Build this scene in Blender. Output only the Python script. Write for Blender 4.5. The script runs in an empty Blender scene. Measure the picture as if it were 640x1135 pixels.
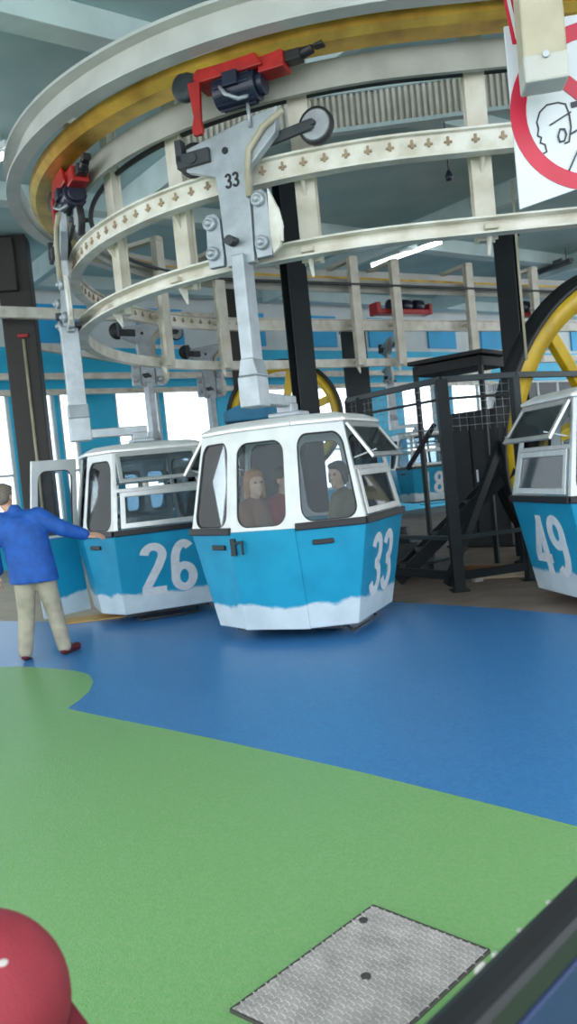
import bpy, bmesh, math, random
from mathutils import Vector as V, Matrix as M
random.seed(7)
sc = bpy.context.scene
COL = sc.collection
PI = math.pi
sin, cos, R = math.sin, math.cos, math.radians

# ------------------------------------------------------------------ camera
FPX, PITCH, ROLL, EYE = 900.0, R(2.7), R(5.7), 1.55
_F = V((0, cos(PITCH), -sin(PITCH)))
_r0, _u0 = V((1, 0, 0)), V((0, sin(PITCH), cos(PITCH)))
_R = _r0 * cos(ROLL) - _u0 * sin(ROLL)
_U = _u0 * cos(ROLL) + _r0 * sin(ROLL)
CAMP = V((0, 0, EYE))

def ray(px, py):
    d = _F * FPX + _R * (px - 320) - _U * (py - 567.5)
    return d / d.y
def at(px, py, y): return CAMP + ray(px, py) * y          # point at depth y
def atz(px, py, z):                                        # point at height z
    d = ray(px, py); return CAMP + d * ((z - EYE) / d.z)
def fl(px, py, z=0.0): return atz(px, py, z)

cam = bpy.data.cameras.new('camera'); co = bpy.data.objects.new('camera', cam); COL.objects.link(co)
cam.sensor_fit = 'VERTICAL'; cam.sensor_height = 36; cam.lens = 36 * FPX / 1135
m = M.Identity(4)
for i in range(3):
    m[i][0] = _R[i]; m[i][1] = _U[i]; m[i][2] = -_F[i]; m[i][3] = CAMP[i]
co.matrix_world = m
cam.clip_start = 0.02
cam.dof.use_dof = True; cam.dof.focus_distance = 3.4; cam.dof.aperture_fstop = 28.55 / 6.0   # a small phone lens focused on the floor
sc.camera = co

# ------------------------------------------------------------------ materials
MATS = {}
def mat(name, col, rough=.5, metal=0., var=.12, scale=6., bump=0., bscale=40., spec=.5, col2=None, emit=None, coat=0.):
    if name in MATS: return MATS[name]
    mt = bpy.data.materials.new(name); mt.use_nodes = True
    nt = mt.node_tree; N = nt.nodes; L = nt.links
    b = N['Principled BSDF']
    b.inputs['Roughness'].default_value = rough; b.inputs['Metallic'].default_value = metal
    b.inputs['Specular IOR Level'].default_value = spec
    b.inputs['Coat Weight'].default_value = coat
    tc = N.new('ShaderNodeTexCoord')
    nz = N.new('ShaderNodeTexNoise'); nz.inputs['Scale'].default_value = scale; nz.inputs['Detail'].default_value = 5
    L.new(tc.outputs['Object'], nz.inputs['Vector'])
    rp = N.new('ShaderNodeValToRGB')
    c2 = col2 or tuple(c * (1 - 2.2 * var) for c in col)
    rp.color_ramp.elements[0].position = .32; rp.color_ramp.elements[1].position = .62
    rp.color_ramp.elements[0].color = (*[max(0, c) for c in c2], 1); rp.color_ramp.elements[1].color = (*col, 1)
    L.new(nz.outputs['Fac'], rp.inputs['Fac']); L.new(rp.outputs['Color'], b.inputs['Base Color'])
    if bump:
        n2 = N.new('ShaderNodeTexNoise'); n2.inputs['Scale'].default_value = bscale; n2.inputs['Detail'].default_value = 3
        L.new(tc.outputs['Object'], n2.inputs['Vector'])
        bp = N.new('ShaderNodeBump'); bp.inputs['Strength'].default_value = bump; bp.inputs['Distance'].default_value = .01
        L.new(n2.outputs['Fac'], bp.inputs['Height']); L.new(bp.outputs['Normal'], b.inputs['Normal'])
    if emit:
        b.inputs['Emission Color'].default_value = (*emit[0], 1); b.inputs['Emission Strength'].default_value = emit[1]
    MATS[name] = mt
    return mt

def glass(name, tint=(.82, .88, .9), dirt=.1):
    mt = bpy.data.materials.new(name); mt.use_nodes = True
    nt = mt.node_tree; N = nt.nodes; L = nt.links
    N.remove(N['Principled BSDF']); out = N['Material Output']
    tr = N.new('ShaderNodeBsdfTransparent'); tr.inputs[0].default_value = (*tint, 1)
    gl = N.new('ShaderNodeBsdfGlossy'); gl.inputs['Roughness'].default_value = .04
    df = N.new('ShaderNodeBsdfDiffuse'); df.inputs[0].default_value = (.6, .66, .68, 1)
    fr = N.new('ShaderNodeFresnel'); fr.inputs[0].default_value = 1.3
    m1 = N.new('ShaderNodeMixShader'); L.new(fr.outputs[0], m1.inputs[0]); L.new(tr.outputs[0], m1.inputs[1]); L.new(gl.outputs[0], m1.inputs[2])
    tc = N.new('ShaderNodeTexCoord'); nz = N.new('ShaderNodeTexNoise'); nz.inputs['Scale'].default_value = 5
    L.new(tc.outputs['Object'], nz.inputs['Vector'])
    mm = N.new('ShaderNodeMath'); mm.operation = 'MULTIPLY'; mm.inputs[1].default_value = dirt * 2
    L.new(nz.outputs['Fac'], mm.inputs[0])
    m2 = N.new('ShaderNodeMixShader'); L.new(mm.outputs[0], m2.inputs[0]); L.new(m1.outputs[0], m2.inputs[1]); L.new(df.outputs[0], m2.inputs[2])
    L.new(m2.outputs[0], out.inputs['Surface'])
    MATS[name] = mt
    return mt

mat('cream', (.72, .69, .60), .45, var=.12, scale=3, col2=(.52, .48, .38))
mat('rail_white', (.80, .78, .71), .4, var=.1, scale=4, col2=(.58, .54, .44))
mat('fascia', (.60, .61, .58), .35, var=.08, scale=2, metal=.15)
mat('gold', (.80, .50, .08), .3, var=.2, scale=2.5, metal=.55, col2=(.45, .24, .04))
mat('beam_grey', (.40, .40, .36), .5, var=.1, scale=3)
mat('rust_pale', (.40, .30, .19), .8)
mat('rust', (.25, .12, .05), .8)
mat('steel_grey', (.42, .46, .49), .38, metal=.35, var=.1, scale=7)
mat('steel_dark', (.05, .055, .06), .5, metal=.3)
mat('black', (.012, .012, .014), .45, var=.1)
mat('rubber', (.018, .018, .02), .6)
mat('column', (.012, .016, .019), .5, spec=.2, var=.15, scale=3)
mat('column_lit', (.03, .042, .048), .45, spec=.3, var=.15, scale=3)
mat('column_brown', (.03, .025, .023), .55, var=.15, scale=2)
mat('red', (.42, .015, .012), .4, var=.15)
mat('motor', (.015, .02, .045), .35, var=.15)
mat('aluminium', (.68, .69, .68), .32, metal=.5, var=.06, scale=9)
mat('cabin_white', (.76, .77, .76), .35, var=.05, scale=5)
mat('number_white', (.74, .75, .76), .5, var=.06, scale=12)
mat('yellow', (.72, .48, .015), .35, var=.1, scale=4)
mat('teal_ceiling', (.46, .62, .63), .6, var=.1, scale=1.2, col2=(.37, .54, .56))
mat('teal_beam', (.60, .73, .73), .5, var=.07, scale=2)
mat('cyan', (.02, .52, .82), .5, var=.08, scale=1)
mat('cyan_deep', (.015, .42, .80), .5, var=.08, scale=1)
mat('wall_white', (.70, .76, .77), .6, var=.05, scale=2)
mat('rib', (.50, .50, .46), .5, var=.08, scale=3)
mat('concrete', (.26, .19, .155), .75, var=.16, scale=2.4, bump=.25)
mat('sand_floor', (.55, .44, .32), .6, var=.08, scale=2)
mat('kerb', (.62, .36, .10), .6, var=.1, scale=6)
mat('green_floor', (.185, .395, .135), .42, var=.10, scale=55, bump=.3, bscale=120, col2=(.235, .42, .175), spec=.45)
mat('blue_floor', (.055, .225, .50), .30, var=.10, scale=45, bump=.25, bscale=120, col2=(.042, .18, .43), spec=.5)
mat('skin', (.62, .36, .25), .5, var=.06, scale=9)
mat('hair_grey', (.20, .16, .13), .7, var=.2, scale=40)
mat('hair_ginger', (.46, .19, .07), .6, var=.2, scale=40)
mat('hair_dark', (.02, .014, .012), .5, var=.2, scale=40)
mat('jacket_blue', (.012, .10, .45), .7, var=.15, scale=9, bump=.3, bscale=14)
mat('trousers', (.40, .36, .28), .8, var=.12, scale=9, bump=.3, bscale=14)
mat('shoe_red', (.12, .012, .015), .5)
mat('cloth_brown', (.26, .11, .06), .8, var=.15)
mat('cloth_crimson', (.28, .02, .03), .8, var=.15)
mat('cloth_olive', (.16, .13, .07), .8, var=.15)
mat('cloth_denim', (.04, .06, .12), .8, var=.15)
mat('cap_red', (.30, .025, .04), .75, var=.10, scale=14, bump=.3, bscale=300)
mat('cap_dark', (.20, .010, .024), .75, var=.10, scale=14, bump=.3, bscale=300)
mat('cap_grey', (.16, .15, .15), .8)
mat('navy', (.012, .028, .10), .45, var=.1)
mat('chip', (.55, .52, .48), .7)
mat('sign_white', (.62, .66, .70), .4, var=.03)
mat('sign_red', (.52, .014, .045), .4, var=.05)
mat('ink', (.03, .035, .05), .5)
mat('post_beige', (.46, .42, .31), .4, var=.1, scale=4, col2=(.36, .32, .22))
mat('wheel_grey', (.40, .42, .44), .6, var=.1, scale=9)
mat('lamp', (.95, .97, 1), .4, emit=((.95, .98, 1), 9))
mat('lamp_off', (.10, .11, .11), .4)
mat('plate', (.50, .46, .44), .55, metal=.1, var=.15, scale=9, col2=(.36, .33, .315))
mat('plate_edge', (.10, .09, .085), .5, metal=.3)
mat('bench', (.04, .05, .06), .5)
mat('grey_box', (.02, .021, .023), .6, spec=.2)
mat('blue_cover', (.03, .22, .40), .55, var=.1)
G = glass('cabin_glass', (.86, .92, .95), .012)
GD = glass('vent_glass', (.60, .67, .71), .05)
GW = glass('window_glass', (.95, .98, 1.), .02)

def cabin_blue():
    mt = bpy.data.materials.new('cabin_blue'); mt.use_nodes = True
    nt = mt.node_tree; N = nt.nodes; L = nt.links; b = N['Principled BSDF']
    b.inputs['Roughness'].default_value = .33
    tc = N.new('ShaderNodeTexCoord'); sp = N.new('ShaderNodeSeparateXYZ'); L.new(tc.outputs['Object'], sp.inputs[0])
    nz = N.new('ShaderNodeTexNoise'); nz.inputs['Scale'].default_value = 4.5; nz.inputs['Detail'].default_value = 8
    L.new(tc.outputs['Object'], nz.inputs['Vector'])
    ma = N.new('ShaderNodeMath'); ma.operation = 'MULTIPLY_ADD'; ma.inputs[1].default_value = .16; L.new(nz.outputs['Fac'], ma.inputs[0]); L.new(sp.outputs['Z'], ma.inputs[2])
    rp = N.new('ShaderNodeValToRGB'); e = rp.color_ramp.elements
    e[0].position = .285; e[0].color = (.62, .70, .73, 1); e[1].position = .315; e[1].color = (.012, .31, .50, 1)
    L.new(ma.outputs[0], rp.inputs['Fac'])
    n2 = N.new('ShaderNodeTexNoise'); n2.inputs['Scale'].default_value = 3; n2.inputs['Detail'].default_value = 4
    L.new(tc.outputs['Object'], n2.inputs['Vector'])
    mx = N.new('ShaderNodeMix'); mx.data_type = 'RGBA'; mx.blend_type = 'MULTIPLY'
    r2 = N.new('ShaderNodeValToRGB'); r2.color_ramp.elements[0].color = (.82, .84, .86, 1); r2.color_ramp.elements[0].position = .35; r2.color_ramp.elements[1].position = .6
    L.new(n2.outputs['Fac'], r2.inputs['Fac'])
    mx.inputs[0].default_value = 1; L.new(rp.outputs['Color'], mx.inputs[6]); L.new(r2.outputs['Color'], mx.inputs[7])
    L.new(mx.outputs[2], b.inputs['Base Color'])
    MATS['cabin_blue'] = mt
cabin_blue()

# ------------------------------------------------------------------ mesh builder
class MB:
    def __init__(s): s.v = []; s.f = []; s.m = []; s.s = []
    def add(s, vs, fs, mi=0, smooth=False):
        o = len(s.v); s.v += [tuple(v) for v in vs]
        for f in fs: s.f.append([i + o for i in f]); s.m.append(mi); s.s.append(smooth)
        return s
    def box(s, c, d, mi=0, rot=None, taper=1.):
        c = V(c); hx, hy, hz = d[0] / 2, d[1] / 2, d[2] / 2
        vs = []
        for z in (-1, 1):
            k = taper if z > 0 else 1.
            for x, y in ((-1, -1), (1, -1), (1, 1), (-1, 1)):
                p = V((x * hx * k, y * hy * k, z * hz)); vs.append(c + (rot @ p if rot else p))
        return s.add(vs, [(3, 2, 1, 0), (4, 5, 6, 7), (0, 1, 5, 4), (1, 2, 6, 5), (2, 3, 7, 6), (3, 0, 4, 7)], mi)
    def bar(s, p0, p1, w, h, mi=0, up=(0, 0, 1)):
        p0, p1 = V(p0), V(p1); t = (p1 - p0); l = t.length; t.normalize(); up = V(up)
        if abs(t.dot(up)) > .99: up = V((0, 1, 0))
        x = t.cross(up).normalized(); z = x.cross(t).normalized()
        rot = M((x, t, z)).transposed()
        return s.box((p0 + p1) / 2, (w, l, h), mi, rot)
    def tube(s, pts, r, n=10, mi=0, closed=False, cap=True):
        pts = [V(p) for p in pts]; k = len(pts); rings = []
        rr = r if isinstance(r, (list, tuple)) else [r] * k
        prev = None
        for i in range(k):
            a = pts[i - 1] if (i > 0 or closed) else pts[i]; b = pts[(i + 1) % k] if (i < k - 1 or closed) else pts[i]
            t = (b - a).normalized()
            if prev is None:
                up = V((0, 0, 1)) if abs(t.z) < .9 else V((0, 1, 0)); x = t.cross(up).normalized()
            else: x = (prev - t * prev.dot(t)).normalized()
            prev = x; y = t.cross(x)
            rings.append([pts[i] + (x * cos(2 * PI * j / n) + y * sin(2 * PI * j / n)) * rr[i] for j in range(n)])
        vs = [p for q in rings for p in q]; fs = []
        for i in range(k if closed else k - 1):
            a, b = i * n, ((i + 1) % k) * n
            for j in range(n): fs.append((a + j, b + j, b + (j + 1) % n, a + (j + 1) % n)[::-1])
        s.add(vs, fs, mi, True)
        if cap and not closed:
            o = len(s.v) - len(vs)
            s.f.append([o + j for j in range(n)][::1]); s.m.append(mi); s.s.append(False)
            s.f.append([o + (k - 1) * n + j for j in range(n)][::-1]); s.m.append(mi); s.s.append(False)
        return s
    def lathe(s, prof, c, axis=(0, 0, 1), n=28, mi=0, closed=False, smooth=True):
        """prof: (radius, along) pairs turned about axis through c"""
        c = V(c); ax = V(axis).normalized(); x = ax.orthogonal().normalized(); y = ax.cross(x)
        vs = []; k = len(prof)
        for r, h in prof:
            for j in range(n):
                a = 2 * PI * j / n; vs.append(c + ax * h + (x * cos(a) + y * sin(a)) * r)
        fs = []
        for i in range(k if closed else k - 1):
            a, b = i * n, ((i + 1) % k) * n
            for j in range(n): fs.append((a + j, a + (j + 1) % n, b + (j + 1) % n, b + j))
        s.add(vs, fs, mi, smooth)
        if not closed:
            o = len(s.v) - len(vs)
            for q, e in ((0, -1), (k - 1, 1)):
                if prof[q][0] > 1e-4:
                    s.f.append([o + q * n + j for j in range(n)][::e]); s.m.append(mi); s.s.append(False)
        return s
    def cyl(s, p0, p1, r, n=18, mi=0, r2=None):
        p0, p1 = V(p0), V(p1); l = (p1 - p0).length
        return s.lathe([(r, 0), (r2 or r, l)], p0, (p1 - p0), n, mi)
    def prism(s, poly, origin, ux, uy, th, mi=0):
        """extrude a 2-D polygon (along ux,uy from origin) by th along ux x uy"""
        o, ux, uy = V(origin), V(ux), V(uy); nn = ux.cross(uy).normalized() * th; k = len(poly)
        a = [o + ux * p[0] + uy * p[1] for p in poly]; b = [p + nn for p in a]
        fs = [list(range(k))[::-1], [i + k for i in range(k)]] + [(i, (i + 1) % k, (i + 1) % k + k, i + k) for i in range(k)]
        return s.add(a + b, fs, mi)
    def sweep(s, path, prof, mi=0, closed=False, smooth=False):
        """path of (x,y,z); profile (lateral to the left-hand outside, z)"""
        pts = [V(p) for p in path]; k = len(pts); n = len(prof); vs = []
        for i in range(k):
            t = pts[min(i + 1, k - 1)] - pts[max(i - 1, 0)]; t.z = 0; t.normalize()
            lat = V((-t.y, t.x, 0))
            for a, b in prof: vs.append(pts[i] + lat * a + V((0, 0, b)))
        fs = []
        for i in range(k - 1):
            for j in range(n): fs.append((i * n + j, i * n + (j + 1) % n, (i + 1) * n + (j + 1) % n, (i + 1) * n + j))
        fs += [list(range(n))[::-1], [(k - 1) * n + j for j in range(n)]]
        return s.add(vs, fs, mi, smooth)
    def capsule(s, p0, p1, r0, r1, n=14, mi=0, flat=None):
        """tapered capsule with round ends"""
        p0, p1 = V(p0), V(p1); ax = (p1 - p0); l = ax.length
        prof = [(max(1e-4, r0 * sin(a)), -r0 * cos(a)) for a in [PI / 2 * i / 5 for i in range(6)]]
        prof += [(max(1e-4, r1 * cos(a)), l + r1 * sin(a)) for a in [PI / 2 * i / 5 for i in range(6)]]
        return s.lathe(prof, p0, ax if l > 1e-6 else (0, 0, 1), n, mi)
    def ell(s, c, r, n=18, rot=None, mi=0):
        vs = []; fs = []; k = 12
        for i in range(k + 1):
            a = PI * i / k
            for j in range(n):
                b = 2 * PI * j / n
                p = V((r[0] * sin(a) * cos(b), r[1] * sin(a) * sin(b), -r[2] * cos(a)))
                vs.append(V(c) + (rot @ p if rot else p))
        for i in range(k):
            for j in range(n): fs.append((i * n + j, i * n + (j + 1) % n, (i + 1) * n + (j + 1) % n, (i + 1) * n + j))
        return s.add(vs, fs, mi, True)
    def build(s, name, mats, parent=None, bevel=0., loc=None, remesh=0., smooth=0):
        me = bpy.data.meshes.new(name); me.from_pydata(s.v, [], s.f); me.validate()
        for q in ([mats] if isinstance(mats, str) else mats): me.materials.append(MATS[q])
        for p, mi, sm in zip(me.polygons, s.m, s.s): p.material_index = mi; p.use_smooth = sm
        bm = bmesh.new(); bm.from_mesh(me); bmesh.ops.recalc_face_normals(bm, faces=bm.faces); bm.to_mesh(me); bm.free()
        o = bpy.data.objects.new(name, me); COL.objects.link(o)
        if parent: o.parent = parent
        if loc: o.location = loc
        if bevel:
            b = o.modifiers.new('bevel', 'BEVEL'); b.width = bevel; b.segments = 2; b.limit_method = 'ANGLE'; b.angle_limit = R(40)
        if remesh:
            r = o.modifiers.new('remesh', 'REMESH'); r.mode = 'VOXEL'; r.voxel_size = remesh; r.use_smooth_shade = True
            q = o.modifiers.new('smooth', 'SMOOTH'); q.factor = .5; q.iterations = smooth or 6
        return o

def tag(o, label, cat, group=None, kind=None):
    if label: o['label'] = label
    if cat: o['category'] = cat
    if group: o['group'] = group
    if kind or cat: o['kind'] = kind or 'thing'
    return o
def thing(name, label, cat, loc=(0, 0, 0), rz=0., group=None):
    o = bpy.data.objects.new(name, None); COL.objects.link(o); o.location = loc; o.rotation_euler = (0, 0, rz)
    o.empty_display_size = .1
    return tag(o, label, cat, group)
def struct(o, label=None):
    o['kind'] = 'structure'
    if label: o['label'] = label
    return o
def copy_tree(o, parent=None):
    c = o.copy(); COL.objects.link(c)
    if parent: c.parent = parent
    for ch in list(o.children): copy_tree(ch, c)
    return c

# ------------------------------------------------------------------ digits
def arc(cx, cy, rx, ry, a0, a1, n=14):
    return [(cx + rx * cos(R(a0 + (a1 - a0) * i / n)), cy + ry * sin(R(a0 + (a1 - a0) * i / n))) for i in range(n + 1)]
DIG = {
 '1': [[(.10, .78), (.24, .93), (.24, .0)]],
 '2': [arc(.22, .77, .155, .165, 175, -25) + [(.30, .55), (.075, .13), (.075, .065), (.42, .065)]],
 '3': [arc(.20, .735, .155, .20, 165, -80) + arc(.20, .28, .17, .215, 80, -165)],
 '4': [[(.31, .0), (.31, .99)], [(.33, .93), (.06, .33), (.06, .27), (.45, .27)]],
 '6': [arc(.22, .28, .155, .215, 0, 360, 24), arc(.225, .60, .155, .335, 50, 180) + [(.068, .28)]],
 '8': [arc(.22, .26, .16, .20, 0, 360, 24), arc(.22, .73, .14, .20, 0, 360, 24)],
 '9': [[(.44 - x, 1 - y) for x, y in arc(.22, .28, .155, .215, 0, 360, 24)], [(.44 - x, 1 - y) for x, y in arc(.225, .60, .155, .335, 50, 180) + [(.068, .28)]]],
}
def strokes(mb, polys, origin, ux, uy, w, th=.004, mi=0):
    """flat ribbons of width w (in the units of ux,uy) raised th along ux x uy"""
    o, ux, uy = V(origin), V(ux), V(uy); n0 = ux.cross(uy).normalized()
    for ip, pl in enumerate(polys):
        nn = n0 * (th + .0012 * ip)
        k = len(pl); L_, R_ = [], []
        closed = (V((*pl[0], 0)) - V((*pl[-1], 0))).length < 1e-4
        for i in range(k):
            p = V((*pl[i], 0))
            a = V((*pl[i - 1], 0)) if i > 0 else (V((*pl[-2], 0)) if closed else None)
            b = V((*pl[i + 1], 0)) if i < k - 1 else (V((*pl[1], 0)) if closed else None)
            d1 = (p - a).normalized() if a else (b - p).normalized(); d2 = (b - p).normalized() if b else d1
            n1 = V((-d1.y, d1.x, 0)); n2 = V((-d2.y, d2.x, 0)); nm = (n1 + n2)
            nm = nm.normalized() if nm.length > .3 else n1
            q = nm * (w / 2) / max(.55, nm.dot(n1))
            L_.append(p + q); R_.append(p - q)
        vs = []
        for a, b in zip(L_, R_):
            for q in (a, b): vs.append(o + ux * q.x + uy * q.y + n0 * .0006 * ip)
        vs2 = [v + nn for v in vs]; n = len(vs)
        fs = []
        for i in range(k - 1):
            a = 2 * i
            fs += [(a + n, a + 1 + n, a + 3 + n, a + 2 + n), (a, a + 2, a + 3, a + 1), (a, a + n, a + 2 + n, a + 2), (a + 1, a + 3, a + 3 + n, a + 1 + n)]
        mb.add(vs + vs2, fs, mi)
def number(mb, txt, centre, ux, uy, h, wscale=1., weight=.14, th=.004):
    ux = V(ux).normalized() * h * wscale; uy = V(uy).normalized() * h
    tw = len(txt) * .44 + (len(txt) - 1) * .08
    for i, ch in enumerate(txt):
        o = V(centre) + ux * (i * .52 - tw / 2) - uy * .5
        strokes(mb, DIG[ch], o, ux, uy, weight, th)

# ------------------------------------------------------------------ gondola cabins
def octo(hd, hy, hx, he, z):
    return [V(p + (z,)) for p in ((-hd, -hy), (hd, -hy), (hx, -he), (hx, he), (hd, hy), (-hd, hy), (-hx, he), (-hx, -he))]
Z1, Z2 = .93, 1.86
BOT = octo(.33, .74, .72, .54, 0.); SIL = octo(.325, .87, .90, .60, Z1); EAV = octo(.305, .71, .73, .49, Z2)

def lerp(a, b, t): return a + (b - a) * t
def quadpt(q, u, v): return lerp(lerp(q[0], q[1], u), lerp(q[3], q[2], u), v)   # q: bl, br, tr, tl
def hole_loop(mu0, mu1, mv0, mv1, ru, rv, k=6):
    lp = []
    for cx, cy, a in ((mu0 + ru, mv0 + rv, 180), (1 - mu1 - ru, mv0 + rv, 270), (1 - mu1 - ru, 1 - mv1 - rv, 0), (mu0 + ru, 1 - mv1 - rv, 90)):
        lp.append([(cx + ru * cos(R(a + 90 * i / k)), cy + rv * sin(R(a + 90 * i / k))) for i in range(k + 1)])
    return lp
def panel(mb, q, lp, th, mi=0):
    """panel of quad q with a rounded opening, th thick towards the inside; returns hole points (outer, inner)"""
    nrm = (q[1] - q[0]).cross(q[3] - q[0]).normalized()
    hp, op = [], []
    cor = [(0, 0), (1, 0), (1, 1), (0, 1)]
    for c in range(4):
        k = len(lp[c]) - 1; f, l = lp[c][0], lp[c][-1]
        cu, cv = cor[c]
        first = {0: (0, f[1]), 1: (f[0], 0), 2: (1, f[1]), 3: (f[0], 1)}[c]
        last = {0: (l[0], 0), 1: (1, l[1]), 2: (l[0], 1), 3: (0, l[1])}[c]
        for i, h in enumerate(lp[c]):
            t = i / k
            if t <= .5: o = (first[0] + (cu - first[0]) * t * 2, first[1] + (cv - first[1]) * t * 2)
            else: o = (cu + (last[0] - cu) * (t * 2 - 1), cv + (last[1] - cv) * (t * 2 - 1))
            hp.append(quadpt(q, *h)); op.append(quadpt(q, *o))
    n = len(hp); vs = op + hp + [p - nrm * th for p in op] + [p - nrm * th for p in hp]; fs = []
    for i in range(n):
        j = (i + 1) % n
        fs += [(i, j, n + j, n + i), (2 * n + i, 3 * n + i, 3 * n + j, 2 * n + j), (n + i, n + j, 3 * n + j, 3 * n + i), (i, 2 * n + i, 2 * n + j, j)]
    mb.add(vs, fs, mi)
    return hp, [p - nrm * th * .5 for p in hp], nrm
def pane(pts, nrm, th=.005):
    mb = MB(); k = len(pts)
    mb.add(pts + [p - nrm * th for p in pts], [list(range(k)), [i + k for i in range(k)][::-1]] + [(i, i + k, (i + 1) % k + k, (i + 1) % k) for i in range(k)])
    return mb
def rect_frame(mb, q, w, th, mi=0):
    """rectangular frame of bar width w on quad q"""
    nrm = (q[1] - q[0]).cross(q[3] - q[0]).normalized()
    du, dv = w / (q[1] - q[0]).length, w / (q[3] - q[0]).length
    inn = [quadpt(q, du, dv), quadpt(q, 1 - du, dv), quadpt(q, 1 - du, 1 - dv), quadpt(q, du, 1 - dv)]
    a = list(q) + inn; b = [p - nrm * th for p in a]; vs = a + b; fs = []
    for i in range(4):
        j = (i + 1) % 4
        fs += [(i, j, 4 + j, 4 + i), (8 + i, 12 + i, 12 + j, 8 + j), (4 + i, 4 + j, 12 + j, 12 + i), (i, 8 + i, 8 + j, j)]
    mb.add(vs, fs, mi)
    return inn, nrm

PLY = -.69                                       # the grip plate hangs outside the rails
def make_cabin(name, label, group):
    t = thing(name, label, 'cable car', group=group)
    sh = MB()                                     # lower shell, double walled, with its floor
    INB = octo(.30, .71, .69, .51, .03); INS = octo(.30, .84, .87, .57, Z1)
    sh.add(BOT + SIL + INB + INS, [(i, (i + 1) % 8, 8 + (i + 1) % 8, 8 + i) for i in range(8)] + [(16 + i, 24 + i, 24 + (i + 1) % 8, 16 + (i + 1) % 8) for i in range(8)]
           + [(8 + i, 8 + (i + 1) % 8, 24 + (i + 1) % 8, 24 + i) for i in range(8)] + [list(range(8))[::-1], [16 + i for i in range(8)]])
    sh.build('body_shell', 'cabin_blue', t, bevel=.012)
    uf = MB()                                     # skirt and skid under the floor
    uf.box((0, 0, -.025), (1.1, 1.0, .05)); uf.tube([(.52, -.35, -.05), (.60, -.35, -.10), (.60, .35, -.10), (.52, .35, -.05)], .012, 8)
    uf.build('underframe', 'steel_dark', t)
    for i in (1, 2, 3, 5, 6, 7):                  # black sill on every side but the doors
        tr = MB(); a, b = SIL[i], SIL[(i + 1) % 8]; n_ = (b - a).cross(V((0, 0, 1))).normalized()
        tr.bar(a + n_ * .006 + V((0, 0, .012)), b + n_ * .006 + V((0, 0, .012)), .05, .065)
        tr.build('sill_trim', 'black', t, bevel=.008)
    # doors
    for i in (0, 4):
        q = [SIL[i], SIL[i + 1], EAV[i + 1], EAV[i]]
        ql = [BOT[i], BOT[i + 1], SIL[i + 1], SIL[i]]
        nl = (ql[1] - ql[0]).cross(ql[3] - ql[0]).normalized()
        d = MB()
        a = [quadpt(ql, u, v) + nl * .014 for u, v in ((.0, .0), (1., .0), (1., 1.), (.0, 1.))]
        b = [p - nl * .012 for p in a]
        d.add(a + b, [(0, 1, 2, 3), (7, 6, 5, 4), (0, 4, 5, 1), (1, 5, 6, 2), (2, 6, 7, 3), (3, 7, 4, 0)], 1)
        hp, hm, nu = panel(d, q, hole_loop(.10, .13, .035, .13, .18, .13), .035, 0)
        dr = d.build('door', ['cabin_white', 'cabin_blue'], t, bevel=.004)
        pane(hm, nu).build('window_pane', 'cabin_glass', dr)
        MB().tube(hm[:-1], .011, 8, closed=True).build('window_seal', 'rubber', dr)
        lt = MB(); c = quadpt(ql, .035, .86) + nl * .03
        lt.box(c, (.05, .035, .16)); lt.bar(c + V((.0, 0, .03)), c + V((.10, 0, .05)) + nl * .02, .02, .02); lt.bar(c + V((.10, 0, .06)) + nl * .02, c + V((.10, 0, -.07)) + nl * .02, .02, .02)
        lt.build('door_latch', 'column_lit', dr, bevel=.004)
    # corner panels with the tall rounded windows
    for i in (1, 3, 5, 7):
        q = [SIL[i], SIL[(i + 1) % 8], EAV[(i + 1) % 8], EAV[i]]
        c = MB(); door_left = i in (3, 7)         # narrow margin towards the cabin's end
        m0, m1 = (.07, .10) if door_left else (.10, .07)
        hp, hm, nu = panel(c, q, hole_loop(m0, m1, .05, .10, .18, .14), .03)
        cp = c.build('corner_panel', 'cabin_white', t, bevel=.004)
        pane(hm, nu).build('window_pane', 'cabin_glass', cp)
        MB().tube(hm[:-1], .013, 8, closed=True).build('window_seal', 'rubber', cp)
        ql = [BOT[i], BOT[(i + 1) % 8], SIL[(i + 1) % 8], SIL[i]]; nl = (ql[1] - ql[0]).cross(ql[3] - ql[0]).normalized()
        h = MB(); u0 = .22 if not door_left else .50
        h.bar(quadpt(ql, u0, .85) + nl * .01, quadpt(ql, u0 + .32, .85) + nl * .01, .03, .045)
        h.build('grab_slot', 'black', t, bevel=.008)
    # ends: fixed frame, upper vent window hinged open, lower window
    for i in (2, 6):
        q = [SIL[i], SIL[i + 1], EAV[i + 1], EAV[i]]
        e = MB(); inn, nu = rect_frame(e, q, .05, .035)
        qm = [quadpt(q, .04, .50), quadpt(q, .96, .50), quadpt(q, .96, .545), quadpt(q, .04, .545)]
        e.add(qm + [p - nu * .035 for p in qm], [(0, 1, 2, 3), (7, 6, 5, 4), (0, 4, 5, 1), (1, 5, 6, 2), (2, 6, 7, 3), (3, 7, 4, 0)])
        e.build('end_frame', 'aluminium', t, bevel=.004)
        ql = [quadpt(q, .07, .06) + nu * .012, quadpt(q, .93, .06) + nu * .012, quadpt(q, .93, .50) + nu * .012, quadpt(q, .07, .50) + nu * .012]
        w = MB(); inn, n2 = rect_frame(w, ql, .06, .03)
        lw = w.build('lower_window', 'aluminium', t, bevel=.005)
        pane([p - n2 * .012 for p in inn], n2).build('window_pane', 'vent_glass', lw)
        top = (quadpt(q, .03, .97) + nu * .03, quadpt(q, .97, .97) + nu * .03)
        dn = (quadpt(q, .5, .54) - quadpt(q, .5, .97))
        axis = (q[1] - q[0]).normalized(); dn.rotate(M.Rotation(R(-25), 3, axis) if (M.Rotation(R(-25), 3, axis) @ dn).dot(nu) > 0 else M.Rotation(R(25), 3, axis))
        qa = [top[0] + dn - axis * .02, top[1] + dn + axis * .02, top[1], top[0]]
        w = MB(); inn, n2 = rect_frame(w, qa, .045, .03)
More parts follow.
